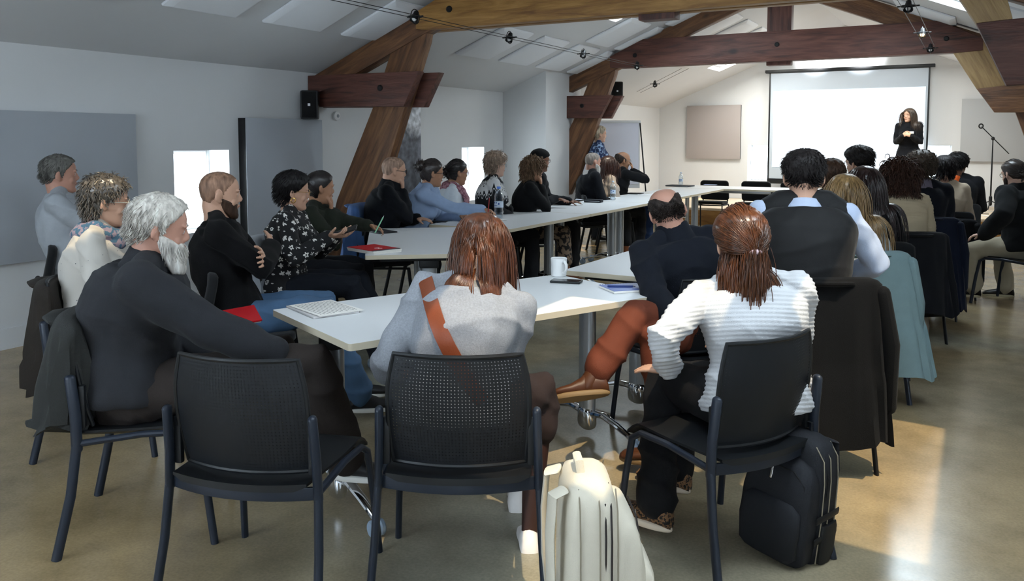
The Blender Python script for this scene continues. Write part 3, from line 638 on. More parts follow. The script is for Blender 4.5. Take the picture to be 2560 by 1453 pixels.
# mug
r = put('mug', 'white mug on the nearest table', 'mug', 1397, 690, -.55)
obj('cup', lathe(MB(), [(.001, .004), (.036, .0), (.040, .004), (.041, .05), (.043, .094), (.041, .096), (.038, .092), (.037, .02), (.03, .012), (.001, .012)], 32), M_WHITEP, r)
obj('coffee', lathe(MB(), [(.001, .07), (.0375, .07)], 24), plain('coffee', '#1d0f08', .15), r)
obj('handle', tube(MB(), [(.038, 0, .078), (.056, 0, .083), (.072, 0, .068), (.074, 0, .048), (.062, 0, .028), (.040, 0, .02)], (.006, .008), 10), M_WHITEP, r)
def print_dots(name, root, x0, x1, y0, y1, z, mat, n=7, m=1): 
    q = MB()
    for k in range(n):
        y = y1-(y1-y0)*k/(n-1)
        x = x0
        while x < x1-.01:
            l = random.uniform(.008, .03); box(q, x, min(x1, x+l), y-.0012, y+.0012, z, z+.0003); x += l+.005
    obj(name, q, mat, root, smooth=False)
INK = plain('ink', '#3b3b3f', .7)
def phone(px, py, rz, label, t=.74):
    r = put('mobile_phone', label, 'phone', px, py, rz)
    obj('body', B(-.038, .038, -.077, .077, .0, .011), M_DARK, r, bevel=.004); obj('screen', B(-.034, .034, -.072, .072, .0108, .0115), plain('phone_screen', '#0a0c10', .06), r, smooth=False); return r
phone(1416, 706, -1.35, 'black mobile phone lying in front of the mug')
phone(1096, 555, -1.2, 'dark mobile phone on the table in front of the woman in the light blue shirt')
# notebook and pen near the man in the navy fleece
r = put('spiral_notebook', 'blue-covered spiral notebook with a pen at the corner of the nearest table', 'notebook', 1560, 722, -.75)
obj('pages', B(-.075, .105, -.10, .10, .0, .010), M_PAPER, r, bevel=.001); obj('cover', B(-.075, .105, -.10, .10, .0102, .0118), plain('blue_cover', '#5f74b5', .4), r)
for k in range(14): obj('spiral_ring', tube(MB(), [(-.078+.006*math.cos(a), -.09+k*.0138, .006+.007*math.sin(a)) for a in np.linspace(0, 2*PI, 9)], .0009, 5, round_cap=False), M_STEEL, r)
def pen(loc, d, label, c='#2c3f7a', name='pen'):
    d = nrm(d); r = thing(name, label, 'pen', tuple(loc)); obj('barrel', tube(MB(), [-d*.06, d*.055], .0045, 8), plain('pen_'+c.strip('#'), c, .3), r)
    obj('tip', tube(MB(), [d*.055, d*.07], [.0035, .001], 8), M_CHROME, r); return r
q = atZ(1552, 717, .755); pen((q[0], q[1], .7575), (.9, .45, 0), 'blue ballpoint pen lying on the spiral notebook')
# papers at the near left corner
q = atZ(805, 775, TZ)
for k, (dx, dy, a, lab) in enumerate(((0, 0, -.42, 'bottom sheaf of papers at the near left corner of the nearest table'), (.012, .01, -.36, 'top sheet of the papers at the near left corner of the nearest table'))):
    r = thing('papers', lab, 'papers', (q[0]+dx, q[1]+dy, TZ+.0075*k), a)
    obj('sheet', B(-.145, .145, -.10, .10, 0, .006 if k == 0 else .0022), M_PAPER if k else plain('dusk_paper', '#c9c6c6', .8), r, bevel=.0008)
    if k: print_dots('print', r, -.12, .12, -.08, .08, .0023, INK, 12)
# red booklet on the angled table
r = put('booklet', 'red booklet on a stack of white pages on the corner of the angled table', 'booklet', 936, 628, -.30)
for k in range(4): obj('page_block', B(-.15-.004*k, .15-.002*k, -.105, .105+.003*k, .005*k, .005*k+.0045), M_PAPER, r, bevel=.0006)
obj('cover', B(-.155, .14, -.105, .105, .0205, .023), plain('red_cover', '#c01822', .45), r); obj('cover_band', B(.118, .1405, -.105, .105, .0207, .0234), plain('grey_band', '#57525a', .5), r)
m = MB(); tube(m, [(.03, -.02, .0236), (.04, .01, .0236), (.055, -.01, .0236), (.07, .012, .0236)], .0016, 5); obj('white_scrawl', m, M_WHITEP, r)
def water_glass():
    m, nt, b, N, L = newmat('clear_plastic'); N.remove(b)
    t = N.new('ShaderNodeBsdfTransparent'); t.inputs[0].default_value = (.86, .92, .97, 1); g = N.new('ShaderNodeBsdfGlossy'); g.inputs['Roughness'].default_value = .08
    fr = N.new('ShaderNodeLayerWeight'); fr.inputs[0].default_value = .35
    mx = N.new('ShaderNodeMixShader'); L.new(fr.outputs['Facing'], mx.inputs[0]); L.new(t.outputs[0], mx.inputs[1]); L.new(g.outputs[0], mx.inputs[2]); L.new(mx.outputs[0], N['Material Output'].inputs[0]); return m
M_PET = water_glass()
def bottle(px, py, h, rad, label, capc):
    r = put('water_bottle', label, 'bottle', px, py, 0, TZ, 'plastic water bottles')
    pr = [(.001, .004), (.8, 0), (.98, .02), (1., .05)]
    prof = [(.001*1, .003*h), (.8*rad, 0), (rad, .03*h), (rad, .12*h), (.93*rad, .15*h), (rad, .18*h), (rad, .24*h), (.93*rad, .27*h), (.97*rad, .31*h), (.97*rad, .55*h), (rad, .58*h), (rad, .66*h), (.85*rad, .77*h), (.5*rad, .87*h), (.36*rad, .90*h), (.36*rad, .94*h)]
    obj('bottle_body', lathe(MB(), prof, 24), M_PET, r)
    obj('cap', lathe(MB(), [(.40*rad, .935*h), (.42*rad, .94*h), (.42*rad, h), (.38*rad, 1.005*h), (.001, 1.005*h)], 16), plain('cap_'+capc.strip('#'), capc, .4), r)
    obj('label_sleeve', lathe(MB(), [(.985*rad, .34*h), (.985*rad, .53*h)], 24, ), plain('bottle_label', '#c9d6e6', .4), r)
    m = MB()
    for a, zz, w_, hh in ((-2.3, .47, .3, .05), (-1.75, .47, .25, .05), (-2.2, .39, .8, .02), (-1.2, .43, .3, .06)):
        aa = np.linspace(a, a+w_, 6); V = [(math.cos(q)*.995*rad, math.sin(q)*.995*rad, (zz+d)*h) for d in (0, hh) for q in aa]; m.add(V, [(i, i+1, i+7, i+6) for i in range(5)])
    obj('label_print', m, plain('label_ink', '#2b4f9c', .5), r); return r
bottle(1247, 545, .29, .043, 'tall clear water bottle with a blue cap beside the writing hand', '#5f86d8')
bottle(1532, 500, .23, .035, 'ribbed clear water bottle in the middle of the left row', '#dfe8f4')
bottle(1702, 466, .22, .034, 'small water bottle with a blue label at the far end of the tables', '#cfe0f5')
def flat(name, label, cat, px, py, rz, w, d, h, c, rough=.6, z=TZ):
    r = put(name, label, cat, px, py, rz, z); obj('sheet' if h < .004 else 'cover', B(-w, w, -d, d, 0, h), plain('flat_'+c.strip('#'), c, rough), r, bevel=min(.004, h*.3)); return r
flat('papers', 'white papers in front of the woman with curly hair', 'papers', 1400, 512, .2, .15, .105, .003, '#e9e9ec')
r = flat('pouch', 'black soft pouch on the left row of tables', 'pouch', 1484, 506, .1, .10, .055, .035, '#171a22', .8); obj('zip', B(-.09, .09, -.0565, -.054, .016, .019), M_CHROME, r)
flat('papers', 'sheet of paper under the black pouch', 'papers', 1470, 499, .35, .15, .105, .0025, '#dfe3ec')
flat('notebook', 'black notebook lying in front of the man with the white beard', 'notebook', 1588, 485, .05, .10, .07, .014, '#15161a', .5)
flat('papers', 'white sheets beside the black notebook on the left row', 'papers', 1622, 486, .1, .13, .10, .003, '#f2f3f6')
r = flat('laptop', 'closed dark laptop at the far end next to the small bottle', 'laptop', 1700, 466, -.1, .19, .13, .022, '#1d2026', .35); obj('front_edge', B(-.185, .185, -.1315, -.130, .008, .013), M_ALU, r)
flat('leaflet', 'pale blue leaflet on the far end table', 'leaflet', 1776, 462, 0, .10, .05, .003, '#aebbe6')
flat('writing_pad', 'open writing pad under the hand of the woman in the blue shirt', 'notebook', 1215, 551, -.5, .11, .15, .006, '#dcdad6')
flat('writing_pad', 'small dark-edged pad under the hand of the woman in the olive jacket', 'notebook', 952, 580, -.4, .12, .08, .010, '#2b2c30')
# open laptop and red pouch before the man in the vest
r = put('laptop', 'open silver laptop seen edge-on in front of the man in the vest', 'laptop', 1957, 541, -.45)
obj('base', B(-.15, .15, -.11, .11, 0, .014), M_ALU, r, bevel=.004); m = B(-.15, .15, 0, .008, 0, .20); m.xf(Matrix.Translation((0, .11, .014)) @ Matrix.Rotation(-.35, 4, 'X')); obj('lid', m, M_ALU, r, bevel=.003)
m = MB(); ball(m, (0, 0, .035), (.10, .06, .036)); r = put('pouch', 'red pouch lying beside the open silver laptop', 'pouch', 1952, 524, .3); obj('bag', m, plain('red_nylon', '#c5382b', .5), r); obj('zip', tube(MB(), [(-.09, -.03, .05), (0, -.055, .045), (.09, -.03, .05)], .003, 6), M_DARK, r)

# ================================================================ BAGS
def soft_box(w, d, zs, N_=40, ex=.45, seed=1):
    rnd = random.Random(seed); rings = []
    for z, s, dy in zs:
        a = np.linspace(0, 2*PI, N_, endpoint=False); c, s_ = np.cos(a), np.sin(a); wob = 1+.012*np.sin(5*a+z*17+seed)+.008*np.sin(9*a-z*23)
        rings.append(np.stack([np.sign(c)*np.abs(c)**ex*w*s*wob, np.sign(s_)*np.abs(s_)**ex*d*s*wob+dy, np.full(N_, z)], 1))
    return rings
def backpack(name, loc, rz, col, trim, label, sc=1., tilt=0.):
    r = thing(name, label, 'backpack', loc, rz); Mx = Matrix.Rotation(tilt, 4, 'Y') @ Matrix.Scale(sc, 4)
    mat = plain('bag_'+col.strip('#'), col, .7, noise=.08, scale=15, bump=.3, bscale=500); tm = plain('trim_'+trim.strip('#'), trim, .6)
    q = MB(); loft(q, soft_box(.145, .075, [(0, .80, 0), (.012, .93, 0), (.05, 1, 0), (.2, 1.02, 0), (.33, .98, 0), (.41, .90, 0), (.45, .76, 0), (.468, .5, 0), (.472, .2, 0)])); q.xf(Mx); obj('main_bag', q, mat, r, angle=60)
    q = MB(); loft(q, soft_box(.137, .055, [(.01, .8, -.085), (.03, .97, -.088), (.12, 1.02, -.092), (.24, 1., -.088), (.33, .92, -.078), (.375, .76, -.065), (.392, .4, -.055)], seed=3)); q.xf(Mx); obj('front_pocket', q, mat, r, angle=60)
    q = MB(); loft(q, soft_box(.118, .028, [(.03, .8, -.135), (.05, .96, -.140), (.15, 1., -.146), (.22, .95, -.14), (.245, .7, -.13), (.25, .3, -.125)], seed=5)); q.xf(Mx); obj('outer_pocket', q, mat, r, angle=60)
    for s in (-1, 1):
        q = MB(); loft(q, soft_box(.018, .05, [(.02, .8, 0), (.05, 1, 0), (.15, 1.05, 0), (.17, .9, 0)], N_=20, ex=.6)); q.xf(Mx @ Matrix.Translation((s*.145, 0, 0))); obj('side_pocket', q, tm if s > 0 else mat, r)
        q = MB(); tube(q, [(s*.07, .07, .44), (s*.08, .10, .43), (s*.09, .108, .33), (s*.095, .105, .20), (s*.10, .095, .10), (s*.11, .07, .03)], (.028, .008), 10, side=(1, 0, 0)); q.xf(Mx); obj('shoulder_strap', q, mat, r)
    for zz in (.12, .20):
        for s in (-1, 1): q = MB(); tube(q, [(s*.150, .06, zz), (s*.156, 0, zz+.005), (s*.150, -.09, zz)], (.014, .003), 8, side=(0, 0, 1)); q.xf(Mx); obj('compression_strap', q, tm, r)
    for y in (.035, -.015, -.06):
        for s in (-1, 1): q = MB(); tube(q, [(s*.148, y, .03), (s*.151, y, .2), (s*.146, y, .33), (s*.134, y, .41), (s*.10, y, .452)], .0022, 6); q.xf(Mx); obj('seam', q, plain('seam_tan', '#8d8371', .8), r)
    for y, zt, w_ in ((-.03, .462, .142), (-.045, .455, .144), (-.122, .36, .122)):
        q = MB(); tube(q, [(-w_, y, .10), (-w_*1.0, y, zt-.12), (-w_*.86, y, zt-.04), (-w_*.5, y, zt), (w_*.5, y, zt), (w_*.86, y, zt-.04), (w_, y, zt-.12), (w_, y, .10)], .0028, 6); q.xf(Mx); obj('zip', q, tm, r)
    q = MB(); tube(q, [(-.035, .02, .462), (-.03, .025, .50), (.03, .025, .50), (.035, .02, .462)], (.011, .004), 8, side=(0, 1, 0)); q.xf(Mx); obj('carry_handle', q, mat, r)
    q = MB(); tube(q, [(-.02, -.128, .36), (-.021, -.136, .31)], (.004, .0015), 6); q.xf(Mx); obj('zip_pull', q, M_CHROME, r)
    return r
backpack('backpack', (-.955, 2.14, 0), math.radians(122), '#cfc7b6', '#2b2422', 'cream backpack with dark trim standing on the floor in the foreground', 1.08)
backpack('backpack', (-.55, 2.98, 0), math.radians(-20), '#17191f', '#0d0e10', 'black backpack slumped under the chair of the woman in the white sweater', .95, .1)
def handbag(px, py, label, c, w=.16, h=.22, d=.06, rz=0.):
    r = put('handbag', label, 'handbag', px, py, rz, 0.0)
    mat = plain('leather_'+c.strip('#'), c, .5, bump=.2, bscale=300)
    obj('bag_body', loft(MB(), soft_box(w, d, [(0, .85, 0), (.015, .98, 0), (h*.4, 1.02, 0), (h*.8, .9, 0), (h*.97, .8, 0), (h, .55, 0)], seed=8)), mat, r, angle=60)
    obj('handle', tube(MB(), [(-w*.5, 0, h*.95), (-w*.45, 0, h*1.3), (0, 0, h*1.5), (w*.45, 0, h*1.3), (w*.5, 0, h*.95)], .007, 8), M_DARK, r)
    obj('buckle', B(-.02, .02, -d*1.02-.004, -d*1.0, h*.7, h*.8), M_CHROME, r, bevel=.002); return r
handbag(2262, 850, 'taupe handbag on the floor behind the teal jacket', '#8b7f70', .15, .30, .07, .3)
handbag(2240, 742, 'black handbag with a tan strap between the chairs of the right row', '#141414', .13, .24, .07, .2)
r = put('paper_bag', 'small red and white packet on the floor behind the woman in the white cardigan', 'packet', 262, 872, .5, 0.0)
obj('packet', B(-.09, .09, -.05, .05, 0, .05), plain('red_packet', '#b3241d', .5), r, bevel=.008); obj('white_label', B(-.07, .06, .048, .052, .01, .06), M_WHITEP, r, bevel=.002)
# ================================================================ PEOPLE
HZ = np.array([-.119, -.112, -.10, -.085, -.065, -.04, -.015, .01, .03, .05, .07, .088, .102, .112, .118])
HF = np.array([.070, .086, .090, .088, .088, .089, .090, .089, .093, .092, .086, .074, .056, .034, .006])
HB = np.array([.035, .012, -.012, -.035, -.058, -.078, -.092, -.100, -.103, -.102, -.096, -.084, -.066, -.043, -.016])
HW = np.array([.014, .030, .041, .051, .059, .065, .070, .0735, .0755, .076, .073, .065, .053, .036, .008])
def Hs(th, z, off=0.):
    th = np.asarray(th, float); z = np.asarray(z, float); f, b, w = (np.interp(z, HZ, q) for q in (HF, HB, HW))
    c, s = np.cos(th), np.sin(th); p = .88
    x = np.sign(s)*np.abs(s)**p*w; y = (f+b)/2+np.sign(c)*np.abs(c)**p*(f-b)/2
    P = np.stack([x, y, z], -1); N = P/np.array([.076, .098, .118])**2; N = N/np.linalg.norm(N, axis=-1, keepdims=True)
    return P + N*np.asarray(off)[..., None]
def sm(x): x = np.clip(x, 0, 1); return x*x*(3-2*x)
def rotm(pitch, yaw, roll):     # head: pitch down, yaw to the right, roll to the right shoulder; degrees
    return np.array(Matrix.Rotation(-math.radians(yaw), 3, 'Z') @ Matrix.Rotation(-math.radians(pitch), 3, 'X') @ Matrix.Rotation(math.radians(roll), 3, 'Y'))
def ik(A, Bt, l1, l2, pole):
    A, Bt, pole = map(np.array, (A, Bt, pole)); d = Bt-A; L = np.linalg.norm(d); mx = (l1+l2)*.995
    if L > mx: Bt = A+d/L*mx; d = Bt-A; L = mx
    L = max(L, abs(l1-l2)+.02); u = nrm(d); a = (l1*l1-l2*l2+L*L)/(2*L); h = math.sqrt(max(0, l1*l1-a*a)); q = pole-u*np.dot(pole, u)
    return A+u*a+nrm(q)*h, Bt
def hand(mb, W_, fd, pn, sg, curl, sc=1., spread=.09):
    fd = nrm(fd); pn = nrm(np.array(pn)-fd*np.dot(pn, fd)); th = np.cross(fd, pn)*sg; W_ = np.array(W_)
    tube(mb, [W_-fd*.02, W_+fd*.015, W_+fd*.05, W_+fd*.085*sc], [(.024*sc, .018*sc), (.029*sc, .018*sc), (.038*sc, .016*sc), (.038*sc, .012*sc)], 12, side=th)
    for i, ln in enumerate((.070, .079, .073, .057)):
        p = W_+fd*(.082-.004*(i == 3))*sc+th*(1.5-i)*.0198*sc; a = curl*(.8 if i == 0 else 1+.08*i); d0 = nrm(fd+th*(1.5-i)*spread); pts = [p-d0*.012, p]; ang = 0
        for fr, add in ((.45, .45), (.30, 1.), (.25, .75)):
            ang += a*add; dd = d0*math.cos(ang)+pn*math.sin(ang); p = p+dd*ln*fr*sc; pts.append(p)
        tube(mb, pts, [.0088*sc, .0088*sc, .0080*sc, .0074*sc, .0064*sc], 8)
    p = W_+fd*.022*sc+th*.022*sc; d = nrm(fd*.75+th*.75+pn*.25); pts = [p]
    for ln in (.042, .03, .026): p = p+d*ln*sc; pts.append(p); d = nrm(d+fd*.25+pn*.30*min(1.5, curl+.3)-th*.2)
    tube(mb, pts, [.014*sc, .0115*sc, .0095*sc, .0078*sc], 8)
_ctx = bpy.context
def remesh(mb, voxel, dec=None, sm_it=1):
    me = mb.mesh('t'); o = bpy.data.objects.new('t', me); COL.objects.link(o)
    m = o.modifiers.new('r', 'REMESH'); m.mode = 'VOXEL'; m.voxel_size = voxel
    if sm_it: s = o.modifiers.new('s', 'SMOOTH'); s.factor = .5; s.iterations = sm_it
    if dec: d = o.modifiers.new('d', 'DECIMATE'); d.ratio = dec
    dg = _ctx.evaluated_depsgraph_get(); ev = o.evaluated_get(dg); n = bpy.data.meshes.new_from_object(ev)
    bpy.data.objects.remove(o); bpy.data.meshes.remove(me); return n
def displace(me, fn):
    n = len(me.vertices); co = np.empty(n*3); no = np.empty(n*3); me.vertices.foreach_get('co', co); me.vertex_normals.foreach_get('vector', no) if hasattr(me, 'vertex_normals') else me.vertices.foreach_get('normal', no)
    co = co.reshape(-1, 3); no = no.reshape(-1, 3); co = fn(co, no); me.vertices.foreach_set('co', co.ravel()); me.update()
def wrinkle(amp, seed, sc=1.):
    ph = np.random.RandomState(seed).uniform(0, 6.28, 12)
    def f(c, n):
        x, y, z = c.T*sc
        w_ = z+.35*x+.3*y+.05*np.sin(7*x+ph[7])+.06*np.sin(6*y+5*z+ph[8]); fold = (1-np.abs(np.sin(24*w_+2.2*np.sin(5*x-4*y+ph[9]))))**2-.35
        gate = .5+.5*np.sin(6*x+9*z+7*y+ph[10]); d0 = fold*gate*1.6
        d = d0 + .35*np.sin(26*z+7*np.sin(9*x+ph[0])+5*np.sin(8*y+ph[1])+ph[2]) + np.sin(19*x+15*z+6*np.sin(11*y+ph[3])+ph[4])*.3 + np.sin(41*z-23*y+4*np.sin(14*x+ph[5])+ph[6])*.3
        return c + n*(d*amp)[:, None]
    return f
SKIN = {'fair': '#c59a82', 'pale': '#d0aa97', 'tan': '#a77b60', 'brown': '#7e5642', 'red': '#bb8b78'}
def skinmat(k): return plain('skin_'+k, SKIN[k], .5, noise=.07, scale=25, bump=.12, bscale=260)
def hairmat(c, gloss=.38):
    nm = 'hair_%s_%d' % (c.strip('#'), gloss*100)
    if nm in MATS: return MATS[nm]
    m, nt, b, N, L = newmat(nm); k = lin(c); tc = N.new('ShaderNodeTexCoord'); n = N.new('ShaderNodeTexNoise'); n.inputs['Scale'].default_value = 55; n.inputs['Detail'].default_value = 4
    mp = N.new('ShaderNodeMapping'); mp.inputs['Scale'].default_value = (1, 1, .2); L.new(tc.outputs['Object'], mp.inputs[0]); L.new(mp.outputs[0], n.inputs['Vector'])
    r = ramp(N, [(.3, tuple(x*.5 for x in k)), (.55, k), (.8, tuple(min(1, x*1.8+.01) for x in k))]); L.new(n.outputs['Fac'], r.inputs[0]); L.new(r.outputs[0], b.inputs['Base Color'])
    b.inputs['Roughness'].default_value = gloss; b.inputs['Specular IOR Level'].default_value = .6 if gloss < .45 else .3; b.inputs['Anisotropic'].default_value = .5; MATS[nm] = m; return m
def eyemat():
    if 'eye' in MATS: return MATS['eye']
    m, nt, b, N, L = newmat('eye'); tc = N.new('ShaderNodeTexCoord'); s = N.new('ShaderNodeSeparateXYZ'); L.new(tc.outputs['Object'], s.inputs[0])
    r = ramp(N, [(.0, (.75, .72, .70)), (.0098, (.75, .72, .7)), (.0102, (.05, .03, .02)), (1, (.03, .02, .015))]); r.color_ramp.interpolation = 'CONSTANT'; L.new(s.outputs[1], r.inputs[0]); L.new(r.outputs[0], b.inputs['Base Color'])
    b.inputs['Roughness'].default_value = .1; MATS['eye'] = m; return m
def flowermat():
    m, nt, b, N, L = newmat('flower_knit'); tc = N.new('ShaderNodeTexCoord'); v = N.new('ShaderNodeTexVoronoi'); v.inputs['Scale'].default_value = 21; v.inputs['Randomness'].default_value = .35
    sc = N.new('ShaderNodeVectorMath'); sc.operation = 'SCALE'; sc.inputs['Scale'].default_value = 1; L.new(tc.outputs['Object'], sc.inputs[0]); L.new(sc.outputs[0], v.inputs['Vector'])
    s2 = N.new('ShaderNodeVectorMath'); s2.operation = 'SUBTRACT'; L.new(tc.outputs['Object'], s2.inputs[0]); L.new(v.outputs['Position'], s2.inputs[1])
    sp = N.new('ShaderNodeSeparateXYZ'); L.new(s2.outputs[0], sp.inputs[0])
    ad = N.new('ShaderNodeMath'); ad.operation = 'SUBTRACT'; L.new(sp.outputs[0], ad.inputs[0]); L.new(sp.outputs[1], ad.inputs[1])
    at = N.new('ShaderNodeMath'); at.operation = 'ARCTAN2'; L.new(sp.outputs[2], at.inputs[0]); L.new(ad.outputs[0], at.inputs[1])
    m5 = N.new('ShaderNodeMath'); m5.operation = 'MULTIPLY'; m5.inputs[1].default_value = 5; L.new(at.outputs[0], m5.inputs[0])
    co = N.new('ShaderNodeMath'); co.operation = 'COSINE'; L.new(m5.outputs[0], co.inputs[0])
    rr = N.new('ShaderNodeMath'); rr.operation = 'MULTIPLY_ADD'; rr.inputs[1].default_value = .0045; rr.inputs[2].default_value = .0145; L.new(co.outputs[0], rr.inputs[0])
    ln = N.new('ShaderNodeVectorMath'); ln.operation = 'LENGTH'; L.new(s2.outputs[0], ln.inputs[0])
    lt = N.new('ShaderNodeMath'); lt.operation = 'LESS_THAN'; L.new(ln.outputs['Value'], lt.inputs[0]); L.new(rr.outputs[0], lt.inputs[1])
    gt = N.new('ShaderNodeMath'); gt.operation = 'GREATER_THAN'; gt.inputs[1].default_value = .0052; L.new(ln.outputs['Value'], gt.inputs[0])
    mu = N.new('ShaderNodeMath'); mu.operation = 'MULTIPLY'; L.new(lt.outputs[0], mu.inputs[0]); L.new(gt.outputs[0], mu.inputs[1])
    mx = N.new('ShaderNodeMix'); mx.data_type = 'RGBA'; mx.inputs[6].default_value = (.008, .008, .010, 1); mx.inputs[7].default_value = (.72, .70, .66, 1); L.new(mu.outputs[0], mx.inputs[0]); L.new(mx.outputs[2], b.inputs['Base Color']); b.inputs['Roughness'].default_value = .9; return m
def spotmat(name, base, spot, scale, thr, vor=False, z_stretch=1., rough=.85):
    m, nt, b, N, L = newmat(name); tc = N.new('ShaderNodeTexCoord'); mp = N.new('ShaderNodeMapping'); mp.inputs['Scale'].default_value = (1, 1, z_stretch); L.new(tc.outputs['Object'], mp.inputs[0])
    if vor: v = N.new('ShaderNodeTexVoronoi'); v.inputs['Scale'].default_value = scale; o = v.outputs['Distance']
    else: v = N.new('ShaderNodeTexNoise'); v.inputs['Scale'].default_value = scale; v.inputs['Detail'].default_value = 3; o = v.outputs['Fac']
    L.new(mp.outputs[0], v.inputs['Vector']); r = ramp(N, [(thr-.02, lin(spot)), (thr+.02, lin(base))] if vor else [(thr-.02, lin(base)), (thr+.02, lin(spot))]); L.new(o, r.inputs[0]); L.new(r.outputs[0], b.inputs['Base Color']); b.inputs['Roughness'].default_value = rough; return m
def ribmat(name, base, dark, freq, strength=1.):
    m, nt, b, N, L = newmat(name); b.inputs['Base Color'].default_value = (*lin(base), 1); b.inputs['Roughness'].default_value = .9
    tc = N.new('ShaderNodeTexCoord'); n = N.new('ShaderNodeTexNoise'); n.inputs['Scale'].default_value = 400; L.new(tc.outputs['Object'], n.inputs['Vector'])
    bp = N.new('ShaderNodeBump'); bp.inputs['Strength'].default_value = .3; bp.inputs['Distance'].default_value = .003; L.new(n.outputs['Fac'], bp.inputs['Height']); L.new(bp.outputs[0], b.inputs['Normal']); return m
def nordicmat(neck):
    m, nt, b, N, L = newmat('nordic_knit'); tc = N.new('ShaderNodeTexCoord'); s = N.new('ShaderNodeVectorMath'); s.operation = 'SUBTRACT'; s.inputs[1].default_value = tuple(neck); L.new(tc.outputs['Object'], s.inputs[0])
    ln = N.new('ShaderNodeVectorMath'); ln.operation = 'LENGTH'; L.new(s.outputs[0], ln.inputs[0]); sp = N.new('ShaderNodeSeparateXYZ'); L.new(s.outputs[0], sp.inputs[0])
    at = N.new('ShaderNodeMath'); at.operation = 'ARCTAN2'; L.new(sp.outputs[1], at.inputs[0]); L.new(sp.outputs[0], at.inputs[1])
    k = N.new('ShaderNodeMath'); k.operation = 'MULTIPLY'; k.inputs[1].default_value = 26; L.new(at.outputs[0], k.inputs[0]); si = N.new('ShaderNodeMath'); si.operation = 'SINE'; L.new(k.outputs[0], si.inputs[0])
    ad = N.new('ShaderNodeMath'); ad.operation = 'MULTIPLY_ADD'; ad.inputs[1].default_value = .014; L.new(si.outputs[0], ad.inputs[0]); L.new(ln.outputs['Value'], ad.inputs[2])
    bk, wh = (.008, .009, .012), (.6, .6, .6)
    r = ramp(N, [(0, bk), (.125, wh), (.145, bk), (.155, wh), (.175, bk), (.182, wh), (.235, wh), (.25, bk), (.262, wh), (.27, bk), (1, bk)]); r.color_ramp.interpolation = 'CONSTANT'
    L.new(ad.outputs[0], r.inputs[0]); L.new(r.outputs[0], b.inputs['Base Color']); b.inputs['Roughness'].default_value = .9; return m
def knitdisp(freq, amp, neck):
    def f(c, n): return c + n*(amp*np.sin(freq*(c[:, 2]*1.0+.25*c[:, 1]+.012*np.sin(9*c[:, 0]))))[:, None]
    return f
HAIRLINE = {     # theta (deg from the front) -> lowest z that has hair
 'male':   ([0, 35, 55, 72, 84, 92, 100, 125, 180], [.082, .078, .055, .030, -.022, -.004, -.015, -.045, -.055]),
 'female': ([0, 35, 60, 75, 88, 100, 125, 180], [.080, .072, .040, .010, -.004, -.03, -.075, -.09]),
 'receding': ([0, 30, 50, 68, 80, 88, 96, 125, 180], [.102, .104, .090, .050, -.01, -.004, -.02, -.060, -.070]),
}
def capmesh(Hc, RM, line, thick, bald=None, rough=.002, seed=0, sc=1., nt_=72, nz=44, pull=.010):
    th = np.linspace(0, 2*PI, nt_, endpoint=False); zz = np.concatenate([np.linspace(-.112, .09, nz-12), .09+.028*np.sin(np.linspace(0, PI/2, 13))[1:]])
    TH, Z_ = np.meshgrid(th, zz); deg = np.degrees(np.minimum(TH, 2*PI-TH)); lo = np.interp(deg, *line)
    rs = np.random.RandomState(seed); ph = rs.uniform(0, 6.28, 6)
    k = sm((Z_-lo)/.014+.5)
    if bald is not None: k = k*sm((bald(deg, Z_))/.012)
    nz_ = rough*(np.sin(37*TH+ph[0]+9*np.sin(60*Z_+ph[1]))*.6+np.sin(61*TH+120*Z_+ph[2])*.5+rs.uniform(-.6, .6, TH.shape))
    tk = thick(deg, Z_) if callable(thick) else thick
    off = -pull + k*(pull+tk+nz_)
    P_ = Hs(TH, Z_, off)*sc @ RM.T + Hc
    mb = MB(); n = nt_; rings = [P_[i] for i in range(len(zz))]; loft(mb, rings); return mb
